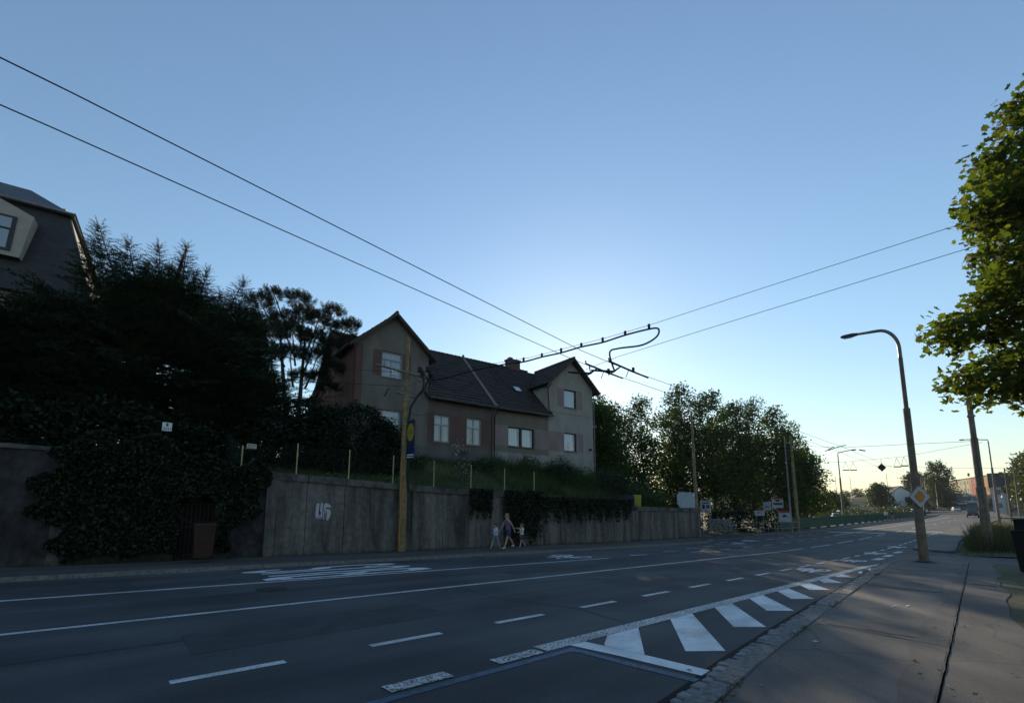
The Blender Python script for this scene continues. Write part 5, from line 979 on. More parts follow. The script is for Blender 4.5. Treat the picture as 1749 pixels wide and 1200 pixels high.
def notice(label, loc, rz, w, h, foot, lines, red=False, wood=False):
    """board on a post; lines = (text, x, z, width, height) in board units"""
    t = thing('notice_board', label, 'sign', (loc[0], loc[1], foot), rz); z = loc[2] - foot
    mb = MB(); mb.box((0, 0, z), (w, .03, h)); o = mb.build('board', mat('sign_paper_white', (.3, .31, .35), .6, (.22, .23, .27), 4), t)
    mb = MB()
    for b, x, zz, ww, hh in lines: 
        if b: text_on(mb, b, (-w / 2 + x * w, -.0185, z - h / 2 + zz * h), (ww * w, 0, 0), (0, 0, hh * h))
        else: mb.box((-w / 2 + (x + ww / 2) * w, -.019, z - h / 2 + (zz + hh / 2) * h), (ww * w, .004, hh * h))
    mb.build('print', mat('dark_blue_print', (.02, .022, .045), .6), o)
    if red: mb = MB(); mb.box((0, -.02, z + h * .5 - h * .07), (w, .006, h * .14)); mb.build('red_band', mat('dull_red', (.25, .04, .03), .6), o)
    for s in ((-.35, .35) if w > .8 else (0,)): mb = MB(); mb.tube([(s * w, .035, -.3), (s * w, .035, z + h / 2 - .02)], .03, 6); mb.build('post', TIMBER if wood else STEEL_G, t)
    return t
t = notice('white sign with dark pictograms on a red and white post at the side street corner', (45.23, 21.3, 2.2), R(-55), .95, 1.0, -.45, [('', .2, .72, .6, .12), ('', .15, .2, .28, .42), ('', .56, .28, .3, .3)])
mb = MB()
for k in range(4): mb.tube([(0, -.0, .2 + .45 * k), (0, 0, .42 + .45 * k)], .06, 8)
mb.build('red_ring', mat('dull_red', (.25, .04, .03), .6), t)
t = notice('small white arrow shaped sign pointing left in front of the grove', (50.76, 18.4, 1.5), R(-50), .95, .52, -.35, [('P1', .3, .25, .36, .5)])
notice('upper warning board with a black triangle in front of the grove', (51.45, 16.9, 2.5), R(-50), 1.05, 1.0, -.35, [('', .25, .72, .5, .1), ('', .36, .62, .28, .1), ('', .1, .3, .8, .22)], red=True)
notice('lower white board with a dark car pictogram behind the guard rail', (51.3, 16.3, 1.2), R(-50), 1.1, 1.05, -.35, [('', .3, .42, .4, .14), ('', .38, .54, .22, .12), ('', .15, .8, .7, .08)], red=True)
notice('pale round edged board behind the upper warning board', (53.2, 18.5, 2.2), R(-50), .75, .9, -.35, [('', .2, .4, .6, .1)])
t = thing('stone_pile', 'low wall of rough stacked stones at the side street corner', 'stone wall', (48.3, 21.4, -.35), R(-48)); rg = np.random.default_rng(4)
for r_ in range(5):
    x = -1.15
    while x < 1.1:
        L = rg.uniform(.28, .6); mb = MB(); mb.box((x + L / 2, rg.uniform(-.06, .06), .13 + .26 * r_), (L * .95, .5, .25 * rg.uniform(.85, 1)), rg.uniform(-.06, .06), 0, rg.uniform(.86, .97)); mb.build('stone', STONE, t, .03); x += L
t = thing('guard_rail', 'thin two bar pipe guard rail along the edge of the grove', 'guard rail', (45.0, 19.0, -.4)); gp = [(0, 0), (1.2, -2.2), (3.2, -3.0), (5.8, -3.4), (8.6, -3.2)]
for k, (x, y) in enumerate(gp): mb = MB(); mb.tube([(x, y, -.3), (x, y, 1.05)], .035, 6); mb.build('post', STEEL_G, t)
for z in (.5, 1.03): mb = MB(); mb.tube([(x, y, z) for x, y in gp], .03, 6); mb.build('rail', STEEL_G, t)
# green bridge railing of upright sheets with pale feet
t = thing('bridge_railing', 'long green sheet railing along the bridge pavement', 'railing', (53, 17.2, 0)); GP = mat('green_paint', (.012, .075, .05), .55, (.008, .055, .036), 1.5)
xs_ = np.arange(53.0, 165, 2.0); mb = MB(); cap = []; base = []
for i, x in enumerate(xs_[:-1]):
    y0, y1 = 17.2 + bend(x), 17.2 + bend(x + 2); z0, z1 = prof(x) + .2, prof(x + 2) + .2
    for k in range(6):
        f0, f1 = k / 6, (k + .93) / 6; w = .015 * (k % 2); mb.prism([(2 * f0 + x - 53, y0 + (y1 - y0) * f0 - 17.2 + w, z0 + (z1 - z0) * f0), (2 * f1 + x - 53, y0 + (y1 - y0) * f1 - 17.2 + w, z0 + (z1 - z0) * f1), (2 * f1 + x - 53, y0 + (y1 - y0) * f1 - 17.2 + w, z0 + (z1 - z0) * f1 + 1.08), (2 * f0 + x - 53, y0 + (y1 - y0) * f0 - 17.2 + w, z0 + (z1 - z0) * f0 + 1.08)], (0, .02, 0))
mb.build('sheet', GP, t)
mb = MB(); mb.tube([(x - 53, bend(x), prof(x) + 1.31) for x in xs_], .045, 6); mb.build('handrail', GP, t)
for i, x in enumerate(xs_[2::2]): mb = MB(); mb.box((x - 53, bend(x) - .1, prof(x) + .17), (.5, .32, .16)); mb.build('foot', CONC_CAP, t)
for x in xs_[::4]: mb = MB(); mb.box((x - 53, bend(x) + .06, prof(x) + .7), (.09, .07, 1.25)); mb.build('post', GP, t)
# dark litter bin with a canopy at the right edge
t = thing('litter_bin', 'tall black litter bin with flat overhanging canopy at the right edge', 'bin', (22.9, .14, -.33), R(-42)); BB = mat('black_bin_steel', (.012, .015, .016), .45)
mb = MB(); mb.add([(-.21, -.19, 0), (.21, -.19, 0), (.21, .19, 0), (-.21, .19, 0), (-.29, -.25, 1.35), (.29, -.25, 1.35), (.29, .25, 1.35), (-.29, .25, 1.35)], [(3, 2, 1, 0), (4, 5, 6, 7), (0, 1, 5, 4), (1, 2, 6, 5), (2, 3, 7, 6), (3, 0, 4, 7)]); mb.build('body', BB, t, .02)
mb = MB(); mb.box((0, 0, 1.52), (.44, .36, .36)); o = mb.build('hood', BB, t, .015); mb = MB(); mb.tube([(0, -.182, 1.5), (0, -.188, 1.5)], .075, 14); mb.build('badge', mat('blue_badge', (.06, .12, .17), .5), o)
mb = MB(); mb.prism([(-.34, -.33, 1.71), (.46, -.33, 1.76), (.46, -.33, 1.79), (-.34, -.33, 1.74)], (0, .68, 0)); mb.build('canopy', BB, t, .01)

# ------------------------------------------------------------------ THE GROVE beyond the side street
GR = 'trees of the grove beyond the house'
def grove(label, x, y, top, r, seed, low=1.6, n=13, leaf=.26, per=2.6, k=10, rr=.3, group=GR, m=None, name='broadleaf_tree'):
    rg = np.random.default_rng(seed); z0 = terr(x, y); bl = []; h = top - z0
    for i in range(n):
        f = (i + .5) / n; z = z0 + low + (h - low) * f; w = r * (1 - .8 * max(0, f - .5)) * (.8 + .2 * min(1, f * 3)); a = i * 2.4 + rg.uniform(-.5, .5); d = w * .58 * rg.uniform(.6, 1.15); q = max(.75, w * .5) * rg.uniform(.85, 1.2)
        bl.append(((x + d * math.cos(a), y + d * math.sin(a), min(z, top - q * .75)), (q, q, q * .8)))
    bl.append(((x + rg.uniform(-.5, .5), y, top - r * .35), (r * .4, r * .4, r * .38))); bl.append(((x, y, z0 + low + h * .3), (r * .7, r * .7, r * .9))); bl.append(((x, y, z0 + low + h * .55), (r * .6, r * .6, r * .8)))
    return tree(name, label, (x, y, z0), bl, .16, m or L_MID, leaf, per, k, rr, seed, group, shell=.3)
for i, (x, y, top, r, l) in enumerate(((38.6, 28.8, 12.6, 3.1, 'leafy tree touching the right gable of the old house'), (36.6, 31.5, 13.5, 3.2, 'leafy tree half hidden behind the right gable of the old house'), (41.4, 31.0, 14.1, 3.3, 'leafy tree second from the gable at the left of the grove'), (46.0, 32.5, 14.3, 3.2, 'leafy tree third from the gable at the left of the grove'), (50, 31, 15.2, 3.5, 'tall leafy tree left of the highest one in the grove'), (51.3, 26.5, 16.0, 3.6, 'highest leafy tree of the grove above the white panel'), (53.5, 24.2, 15.2, 3.3, 'leafy tree just right of the highest one in the grove'),
    (56.3, 22.8, 14.2, 3.2, 'leafy tree in the middle of the grove above the arrow sign'), (60, 22.2, 15.0, 3.2, 'leafy tree behind the warning boards'), (63, 20.2, 14.2, 3.2, 'leafy tree above the two poles of the grove'), (66.5, 19.8, 11.8, 3.1, 'lower leafy tree, second from the right end of the grove'), (70, 19.6, 9.6, 3.3, 'lowest leafy tree at the right end of the grove beside the green railing'))):
    grove(l, x, y, top, r, 100 + i)
for i, (x, y, top, r, l) in enumerate(((58, 31, 15, 3.6, 'tree in the second row behind the highest one of the grove'), (64, 28, 14.5, 3.6, 'tree in the second row behind the warning boards'), (70, 26, 12.5, 3.4, 'tree in the second row behind the two poles'), (45.5, 38, 14.5, 3.6, 'tree far back between the house and the grove'), (52, 37, 15, 3.6, 'tree far back behind the left of the grove'))):
    grove(l, x, y, top, r, 140 + i, leaf=.34, per=1.2, group='trees added behind the grove to block the sun')  # rear trees added to block sun streaks and sky between the front ones
for i, (x, y, r, h, l) in enumerate(((48, 25.5, 2.2, 3.0, 'dark bush behind the stone pile'), (52.5, 22.0, 2.2, 2.6, 'dark bush behind the small arrow sign'), (57, 19.5, 1.9, 2.2, 'dark bush behind the warning boards'), (39.0, 24.6, 1.6, 2.6, 'dark bush behind the coloured bins'), (40, 27, 2.0, 3.4, 'dark bush left of the white panel'), (63.0, 18.9, 1.4, 1.6, 'pale dry bush behind the first green railing sheets'))):
    z = terr(x, y); bush('bush', l, (x, y, z), [((x, y, z + h * .5), (r, r, h * .6)), ((x + r * .7, y - .4, z + h * .35), (r * .6, r * .6, h * .45)), ((x - r * .7, y + .4, z + h * .4), (r * .6, r * .6, h * .45))], L_YEW if i < 5 else L_FAR, 200 + i, .24, 3.2, 9, .24, group='bushes under the grove')

# ------------------------------------------------------------------ THE MAPLE at the right edge
mp_ = [((17.2, -2.75, 12.3), (1.3, 1.4, .9)), ((16.9, -1.5, 11.5), (1.05, 1.05, .6)), ((17.3, -1.2, 10.6), (1.4, 1.35, .75)), ((16.7, -1.0, 9.4), (1.3, 1.35, .6)), ((17.1, -.4, 9.2), (.85, .75, .38)), ((17.2, -1.1, 8.0), (1.6, 1.5, .7)), ((16.7, -.75, 6.9), (1.2, 1.25, .55)), ((17.1, .45, 6.35), (1.0, .95, .38)), ((17.2, -1.2, 5.7), (1.5, 1.4, .6)), ((16.9, .1, 4.9), (1.2, 1.15, .42)), ((16.5, -1.3, 4.5), (1.4, 1.3, .5)),
       ((16.6, -1.6, 3.75), (.9, 1.0, .35)), ((18.8, -4.0, 9.5), (2.5, 2.3, 2.2)), ((18.6, -3.8, 6.2), (2.5, 2.3, 1.7)), ((15.6, -3.4, 8), (1.7, 1.7, 2.0)), ((18.0, -4.6, 11.4), (1.9, 1.9, 1.5)), ((19.6, -1.8, 7.4), (1.5, 1.4, 1.2)), ((19.2, -2.6, 10.4), (1.4, 1.3, 1.1)), ((15.8, -2.4, 5.6), (1.4, 1.3, .9)), ((16.9, -3.0, 10.6), (1.6, 1.5, 1.2))]
tree('maple_tree', 'large sunlit maple with yellow green leaves filling the right edge', (17.9, -3.4, -.25), mp_, .3, L_MAPLE, .17, 12, 11, .22, 77, shape=MAPLE, up=.5, shell=.45)

# ------------------------------------------------------------------ GRASS and GARDEN PLANTS
rg = np.random.default_rng(12)
def scatter_ground(n, x0, x1, y0, y1, off=.0, keep=None):
    x = rg.uniform(x0, x1, n); y = rg.uniform(y0, y1, n)
    if keep is not None: k = keep(x, y); x, y = x[k], y[k]
    return np.stack([x, y, [terr(a, b) + off for a, b in zip(x, y)]], 1)
blades('garden_grass', scatter_ground(26000, 5, 39.3, 19.5, 25.2, -.02, lambda x, y: (np.sin(x * 1.7 + y) + np.sin(y * 3.1 - x * .6) + rg.normal(size=len(x))) > -1.2), .34, .012, GRASS, None, rg, .4, 'stuff')
blades('tall_weeds', scatter_ground(15000, 19, 37, 20.2, 24.2, -.02, lambda x, y: np.sin(x * 1.3) * np.sin(y * 2.1 + x * .4) + rg.normal(size=len(x)) * .4 > .1), .95, .018, GRASS, None, rg, .3, 'stuff')
blades('wall_top_grass', scatter_ground(5000, 18.8, 38, 19.42, 19.9, -.05), .3, .012, GRASS, None, rg, .6, 'stuff')
blades('verge_grass', scatter_ground(16000, 32.8, 70, -3.5, 4.2, .0, lambda x, y: y < np.interp(x, [32, 33, 38, 60, 75], [2.2, 2.5, 3.05, 3.7, 4.1])), .3, .014, GRASS, None, rg, .4, 'stuff')
blades('tall_verge_weeds', scatter_ground(9500, 34.0, 60, -2.5, 3.6, .0, lambda x, y: (y < np.interp(x, [34, 38, 60], [2.2, 2.75, 3.4])) & (x > 34.6 + 1.6 * rg.uniform(size=len(x)))), 1.3, .022, DRYGRASS, None, rg, .22, 'stuff')
mb = MB(); mb.add([(x, y, prof(x) + .012 + .05 * (y < 2)) for x, y in [(32.6, -6), (32.5, 1.0), (32.7, 2.35), (33.6, 2.7), (38, 3.05), (48, 3.45), (60, 3.7), (75, 4.0), (110, 4.0), (110, -6)]], [tuple(range(10))]); st('verge', mb.build('verge', SOIL))
st('pavement_soil', strip('pavement_soil', xr(-20, 26.9, .5), -5, lambda x: 0.4 + 0.055 * (x - 8), .055, SOIL))
P = scatter_ground(900, 1.5, 27, .0, .45, .07); P[:, 1] = .1 + .055 * (P[:, 0] - 8) + rg.normal(size=len(P)) * .1; blades('edge_weeds', P, .08, .008, DRYGRASS, None, rg, .6, 'stuff')
lt = scatter_ground(420, 2, 27, -.2, 4.4, 0); lt[:, 2] = [prof(x) + (.088 if y < kerb(x) - .25 else .016) for x, y, z in lt]; lt = lt[[abs(y - kerb(x)) < .5 or y < 1.2 + .055 * (x - 8) for x, y, z in lt]]; o = leaves('fallen_leaves', lt, .05, leaf_mat('dry_leaves', [(.1, .07, .03), (.16, .12, .05), (.07, .075, .03)], 0), None, rg, LEAF4, 3.0); o['kind'] = 'stuff'
P = np.array([(x, kerb(x) - .22 + rg.normal() * .035, prof(x) + .08) for x in rg.uniform(3, 19, 700) if math.sin(x * 1.9) + math.sin(x * 4.3) > .3]); blades('kerb_weeds', P, .06, .007, DRYGRASS, None, rg, .7, 'stuff')
P = scatter_ground(3000, -1, 38.5, 18.75, 18.98, .19); blades('wall_foot_weeds', P[rg.uniform(size=len(P)) < .5], .16, .01, GRASS, None, rg, .5, 'stuff')
for i, (x, y, r, h, l) in enumerate(((23.6, 23.6, .9, 1.1, 'low green shrub under the wide double window'), (26.2, 23.2, 1.1, 1.5, 'taller shrub left of the plant window'), (28.6, 22.7, 1.0, 1.2, 'round shrub in front of the right gable'), (31.2, 22.2, 1.5, 1.9, 'big shrub at the right corner of the old house'), (33.6, 21.8, 1.6, 1.5, 'low broad shrub on the slope right of the house'), (20.6, 23.9, .6, .6, 'small shrub at the foot of the downpipe'), (36, 21.6, 1.5, 1.2, 'shrub on the slope left of the coloured bins'), (13.6, 22.6, .8, .9, 'low shrub beside the yew behind the trolley pole'), (22.2, 22.6, .9, 1.5, 'tall weedy shrub under the left half of the double window'), (24.8, 22.2, 1.0, 1.6, 'tall weedy shrub between the double window and the plant window'), (27.4, 21.8, 1.1, 1.7, 'tall weedy shrub below the plant window'), (30.0, 21.3, 1.2, 1.6, 'bushy shrub below the right corner of the house behind the fence'), (32.2, 20.8, 1.2, 1.5, 'bushy shrub on the slope above the creeper fringe'), (18.6, 22.9, .8, .8, 'low shrub between the two tall white windows'), (34.6, 20.6, 1.3, 1.4, 'bushy shrub on the slope nearest the coloured bins'))):
    z = terr(x, y); bush('garden_shrub', l, (x, y, z), [((x, y, z + h * .45), (r, r * .8, h * .55)), ((x + r * .6, y, z + h * .3), (r * .5, r * .5, h * .4)), ((x - r * .5, y, z + h * .35), (r * .6, r * .5, h * .4))], L_IVY if i % 2 else leaf_mat('shrub_leaves', [(.025, .05, .015), (.045, .075, .022), (.06, .09, .03)], .3), 300 + i, .1, 10, 8, .12, group='shrubs in the garden')
WHITEFL = leaf_mat('white_petals', [(.5, .48, .46), (.62, .58, .55), (.45, .38, .36)], .2)
for i, (x, y, z, l) in enumerate(((16.6, 22.6, 1.5, 'rose bush with pale blossoms under the left tall window'), (15.9, 21.5, .9, 'small bush with pale blossoms behind the trolley pole sign'))):
    g = terr(x, y); t = bush('rose_bush', l, (x, y, g), [((x, y, g + z * .5), (.5, .5, z * .5)), ((x + .3, y, g + z * .9), (.3, .3, .4))], MATS['shrub_leaves'], 330 + i, .08, 9, 7, .1, group='rose bushes'); r3 = np.random.default_rng(i)
    leaves('blossom', r3.normal(size=(46, 3)) * np.array([.32, .25, .35]) + np.array([.1, -.2, z * .85]), .11, WHITEFL, t, r3)
for i in range(5):                       # two rows of pale bedding plants on the slope
    x = 8.6 + 2.35 * i + (.6 if i > 1 else 0); y = 20.4; z = terr(x, y); bush('flower_bed', ['pale bedding plants nearest the yew and fence', 'pale bedding plants left of the trolley pole', 'pale bedding plants right of the trolley pole', 'pale bedding plants below the left tall window', 'pale bedding plants below the downpipe'][i], (x, y, z), [((x, y, z + .15), (1.1, .35, .25))], leaf_mat('bedding_leaves', [(.05, .075, .035), (.1, .12, .07), (.2, .21, .16)], .2), 350 + i, .09, 14, 6, .09, cat='plants', group='bedding plants')

# ------------------------------------------------------------------ PEOPLE
SKIN = mat('skin', (.38, .25, .19), .6)
def skin_mesh(name, J, E, m, parent, sub=2, root=0):
    me = bpy.data.meshes.new(name); me.from_pydata([j[:3] for j in J], E, []); me.update(); me.materials.append(m); o = bpy.data.objects.new(name, me); put(o, parent)
    sk_ = o.modifiers.new('skin', 'SKIN'); sk_.use_smooth_shade = True; sk_.branch_smoothing = .4
    for v, j in zip(me.skin_vertices[0].data, J): r = j[3]; v.radius = (r if not isinstance(r, tuple) else r[0], r if not isinstance(r, tuple) else r[1]); v.use_root = False
    me.skin_vertices[0].data[root].use_root = True
    sb = o.modifiers.new('sub', 'SUBSURF'); sb.levels = sub; sb.render_levels = sub; return o
def person(label, loc, rz, h, legs, arms, lean, top_m, low_m, hair_m, shoe_m, skirt=.30, sleeve=True, long_hair=False, child=False, group=None):
    """x is forward; legs = (left,right) swing in degrees with knee bend, arms = ((shoulder swing, elbow bend, out), ...)"""
    t = thing('person', label, 'person', loc, rz, group); hs = 1.12 if child else 1.0; pz = .515 if child else .53
    J = []; E = []
    def add(p, r, par=None):
        J.append((p[0] * h, p[1] * h, p[2] * h, r * h)); 
        if par is not None: E.append((par, len(J) - 1))
        return len(J) - 1
    ln = math.radians(lean); up = lambda d, y=0: (d * math.sin(ln), y, pz + d * math.cos(ln))
    pel = add((0, 0, pz), .072); bel = add(up(.1), .066, pel); che = add(up(.2), .076, bel); sho = add(up(.27), .06, che); nec = add(up(.315), .032, sho)
    hd = add((up(.36)[0] + .012, 0, up(.36)[2]), .05 * hs, nec); hd2 = add((up(.42)[0] + .014, 0, up(.42)[2]), .056 * hs, hd); add((up(.455)[0], 0, up(.455)[2]), .036 * hs, hd2); add((up(.395)[0] + .066 * hs, 0, up(.39)[2]), .007, hd2)
    feet = []; legj = []
    for s, (sw, kn) in zip((1, -1), legs):
        a, b = math.radians(sw), math.radians(sw - kn); hp = (0, s * .05, pz - .02); k = (hp[0] + .245 * math.sin(a), s * .05, hp[2] - .245 * math.cos(a)); an = (k[0] + .24 * math.sin(b), s * .048, k[2] - .24 * math.cos(b))
        i = add(hp, .055, pel); m_ = add(((hp[0] + k[0]) / 2, s * .05, (hp[2] + k[2]) / 2), .046, i); j = add(k, .034, m_); c_ = add((k[0] * .62 + an[0] * .38 - .008, s * .05, k[2] * .62 + an[2] * .38), .032, j); q = add(an, .02, c_); feet.append(an); legj.append((hp, k, an))
        to = (an[0] + .1, an[1], an[2] - .022 + (.0 if sw > 0 else -.0)); add((an[0] + .05, an[1], an[2] - .018), .02, q)
    armj = []
    for s, (sw, eb, outw) in zip((1, -1), arms):
        a, b = math.radians(sw), math.radians(sw + eb); o = math.radians(outw); s0 = (up(.265)[0], s * .095, up(.265)[2]); e = (s0[0] + .165 * math.sin(a) * math.cos(o), s0[1] + s * .165 * math.sin(o), s0[2] - .165 * math.cos(a) * math.cos(o)); w = (e[0] + .145 * math.sin(b), e[1] + s * .02, e[2] - .145 * math.cos(b))
        i = add(s0, .034, sho); j = add(e, .023, i); q = add(w, .0155, j); dr = Vector((math.sin(b), 0, -math.cos(b))); pm = Vector(w) + dr * .035; m_ = add(pm, .017, q); armj.append((s0, e, w))
        sd = Vector((math.cos(b), 0, math.sin(b)))
        for f, l in ((-.014, .04), (-.005, .046), (.005, .045), (.014, .036)): u = pm + sd * f + dr * .018; k = add(u, .0062, m_); add(u + dr * l * .6 + Vector((0, -s * .006, 0)), .0055, k)
        k = add(pm + sd * .02 - dr * .006, .0065, m_); add(pm + sd * .03 + dr * .018, .0055, k)
    skin_mesh('body', J, E, SKIN, t, 1)
    S = lambda p, r: (p[0] * h, p[1] * h, p[2] * h, r * h)
    K = lambda p: (p[0] * h, p[1] * h, p[2] * h)
    mb = MB(); mb.loft([(K(up(z)), rx * h, ry * h) for z, rx, ry in ((-.05, .084, .094), (.0, .08, .09), (.08, .072, .084), (.17, .08, .094), (.235, .073, .1), (.268, .055, .085), (.292, .035, .045))])
    for s, (s0, e, w) in zip((1, -1), armj):
        if sleeve: v = Vector(s0).lerp(Vector(e), .62); a0 = Vector(s0) + Vector((0, -s * .03, .006)); mb.tube([K(a0), K(s0), K(v)], [.038 * h, .042 * h, .034 * h], 9, caps=False)
    mb.build('shirt', top_m, t)
    mb = MB(); mb.loft([((0, 0, (pz + z) * h), rx * h, ry * h) for z, rx, ry in ((.03, .078, .088), (-.02, .084, .096), (-.06, .083, .098), (-.085, .07, .09))])
    for s, (hp, k, an) in zip((1, -1), legj): v = Vector(hp).lerp(Vector(k), min(1, skirt / .245)); mb.tube([K((hp[0], hp[1] * .9, hp[2] - .01)), K(Vector(hp).lerp(v, .5)), K(v)], [.06 * h, .06 * h, .056 * h], 10, caps=False)
    mb.build('shorts', low_m, t)
    c = Vector(up(.41)); mb = MB(); mb.sphere(K((c.x - .012, 0, c.z + .012)), (.064 * h * hs, .062 * h * hs, .062 * h * hs))
    if long_hair: mb.sphere(K((c.x - .05, 0, c.z - .045)), (.036 * h, .042 * h, .075 * h)); mb.tube([K((c.x - .06, 0, c.z + .0)), K((c.x - .075, 0, c.z - .06)), K((c.x - .07, 0, c.z - .14))], [.03 * h, .028 * h, .012 * h], 8)
    mb.build('hair', hair_m, t)
    for s in (1, -1): mb = MB(); mb.sphere(K((c.x + .0555 * hs, s * .021, c.z - .006)), (.006 * h, .009 * h, .006 * h), 8, 6); mb.build('eye', BLACK, t)
    mb = MB(); mb.sphere(K((c.x + .056 * hs, 0, c.z - .048)), (.006 * h, .017 * h, .005 * h), 8, 6); mb.build('mouth', mat('lips', (.3, .12, .1), .5), t)
    for an in feet: skin_mesh('shoe', [S((an[0] - .025, an[1], an[2] - .018), .024), S((an[0] + .03, an[1], an[2] - .022), .023), S((an[0] + .09, an[1], an[2] - .026), .017)], [(0, 1), (1, 2)], shoe_m, t, 1)
    return t
HB = mat('brown_hair', (.06, .038, .025), .6); HF = mat('fair_hair', (.26, .17, .09), .6); WS = mat('white_shoe', (.6, .6, .6), .6); DS = mat('dark_shoe', (.05, .045, .05), .6)
zz = prof(15.7) + .12
FAM = 'family walking along the wall'
person('woman with tied fair hair in patterned dark blue top and shorts walking between two children', (15.75, 17.3, zz + .0), R(180), 1.70, ((24, 4), (-26, 12)), ((-34, 8, 8), (24, 12, 6)), 9, mat('blue_print_cloth', (.06, .06, .11), .85, (.17, .15, .21), 26), mat('purple_cloth', (.05, .046, .1), .85), HF, WS, .17, False, True, group=FAM)
person('child with dark hair, lilac white shirt and light blue shorts walking ahead of the woman', (15.0, 17.35, zz - .0), R(180), 1.26, ((-18, 14), (26, 2)), ((20, 70, 6), (-10, 20, 6)), 3, mat('lilac_cloth', (.48, .47, .6), .85), mat('pale_blue_cloth', (.13, .17, .22), .85), HB, DS, .2, True, False, True, FAM)
person('child with long hair and white shirt led by the hand behind the woman', (16.6, 17.25, zz - .01), R(180), 1.22, ((20, 3), (-24, 16)), ((52, 30, 4), (96, -4, 6)), -2, mat('white_cloth', (.55, .55, .53), .85), mat('dark_cloth', (.05, .045, .06), .85), mat('dark_fair_hair', (.13, .09, .055), .6), DS, .16, True, True, True, FAM)
WK = 'walkers on the bridge pavement'
person('walker in pale shirt and green shorts beside the green railing, left of the pair', (98.5, 16.1, prof(98.5) + .11), R(180), 1.82, ((18, 4), (-18, 10)), ((-16, 12, 5), (16, 12, 5)), 3, mat('pale_cloth', (.5, .52, .5), .85), mat('olive_cloth', (.08, .11, .07), .85), HB, DS, .22, True, group=WK)
person('walker in black clothes beside the green railing, right of the pair', (100.5, 15.6, prof(100.5) + .11), R(180), 1.8, ((-16, 8), (18, 4)), ((14, 12, 5), (-16, 12, 5)), 2, mat('black_cloth', (.015, .015, .018), .85), mat('grey_cloth', (.16, .16, .16), .85), HB, DS, .2, True, group=WK)

# ------------------------------------------------------------------ VEHICLES
TYRE = mat('tyre', (.015, .015, .016), .85); RIM = mat('rim', (.35, .36, .38), .4, metal=.6); CGL = mat('car_glass', (.02, .025, .03), .06, spec=.8); RED = mat('tail_light', (.3, .02, .015), .3); HLT = mat('head_light', (.6, .6, .58), .2); PLATE = mat('number_plate', (.6, .6, .58), .5)
CARP = {'saloon': ([(-2.1, .35), (-2.15, .75), (-2.05, .98), (-1.4, 1.02), (1.0, .95), (1.85, .82), (2.1, .62), (2.08, .32)], [(-1.55, 1.0), (-.95, 1.42), (.25, 1.45), (1.0, .94)], 1.74),
        'hatch': ([(-1.85, .35), (-1.92, .8), (-1.85, 1.0), (-1.3, 1.02), (.9, .98), (1.65, .85), (1.9, .62), (1.88, .32)], [(-1.82, 1.0), (-1.5, 1.46), (.2, 1.5), (.95, .97)], 1.7),
        'van': ([(-2.5, .4), (-2.56, .9), (-2.54, 1.25), (-1.3, 1.3), (1.75, 1.25), (2.35, 1.05), (2.55, .75), (2.5, .36)], [(-2.54, 1.24), (-2.42, 2.0), (1.0, 2.02), (1.78, 1.25)], 1.9)}
def car(label, loc, rz, col, kind='hatch', group='cars beyond the bridge', name='parked_car', cat='car', dark_rear=False):
    body, gh, w = CARP[kind]; t = thing(name, label, cat, loc, rz, group); pm = mat('car_paint_%d_%d_%d' % tuple(int(c * 100) for c in col), col, .3, spec=.6); hw = w / 2
    mb = MB(); n = len(body); mb.prism([(x, -hw, z) for x, z in body], (0, w, 0))
    for v in range(len(mb.v)):
        x, y, z = mb.v[v]; mb.v[v] = (x, y * (1 - .12 * max(0, abs(x) - 1.3)) * (.97 if z > .9 else 1), z)
    ins = .13
    r0 = [(x, (-hw + (.06 if z < 1.3 else ins + .02)), z) for x, z in gh]; r1 = [(x, -y, z) for x, y, z in r0]; mb.add(r0 + r1, [(0, 1, 2, 3), (7, 6, 5, 4), (1, 5, 6, 2), (0, 4, 5, 1), (2, 6, 7, 3)]); mb.build('body', pm, t, .03)
    def lerp(a, b, f): return tuple(a[i] + (b[i] - a[i]) * f for i in range(3))
    def pane(a, b, c, d, o):
        ctr = [sum(p[i] for p in (a, b, c, d)) / 4 for i in range(3)]; mb = MB(); mb.add([tuple(ctr[i] + (p[i] - ctr[i]) * .86 + o[i] for i in range(3)) for p in (a, b, c, d)], [(0, 1, 2, 3)]); mb.build('window', CGL, t)
    for s, r in ((-1, r0), (1, r1)):
        m0, m1 = lerp(r[0], r[3], .5), lerp(r[1], r[2], .55); pane(r[0], r[1], m1, m0, (0, s * .008, .004)); pane(m0, m1, r[2], r[3], (0, s * .008, .004))
    pane(r0[2], r1[2], r1[3], r0[3], (.012, 0, .012)); pane(r0[0], r1[0], r1[1], r0[1], (-.014, 0, .006))
    wx = .62 * body[-1][0]
    for x in (-wx, wx):
        for s in (-1, 1):
            mb = MB(); mb.tube([(x, s * (hw - .17), .32), (x, s * (hw + .012), .32)], .32, 16); o = mb.build('wheel', TYRE, t); mb = MB(); mb.tube([(x, s * (hw + .01), .32), (x, s * (hw + .022), .32)], .2, 12); mb.build('rim', RIM, o)
    fx = max(x for x, z in body); bx = min(x for x, z in body)
    for s in (-1, 1): mb = MB(); mb.box((fx - .06, s * hw * .7, .68), (.08, .34, .14)); mb.build('headlight', HLT, t); mb = MB(); mb.box((bx + .02, s * hw * .78, .86), (.06, .22, .2)); mb.build('tail_light', RED, t)
    mb = MB(); mb.box((bx - .0, 0, .55), (.03, .5, .11)); mb.build('number_plate', PLATE, t); mb = MB(); mb.box((bx + .04, 0, .42), (.12, w * .86, .14)); mb.box((fx - .06, 0, .42), (.12, w * .86, .14)); mb.build('bumper', TYRE, t); return t
def zt(x, y): return terr(x, y) + .09
def place(d, px_deg): return d * math.cos(R(px_deg)), d * math.sin(R(px_deg))
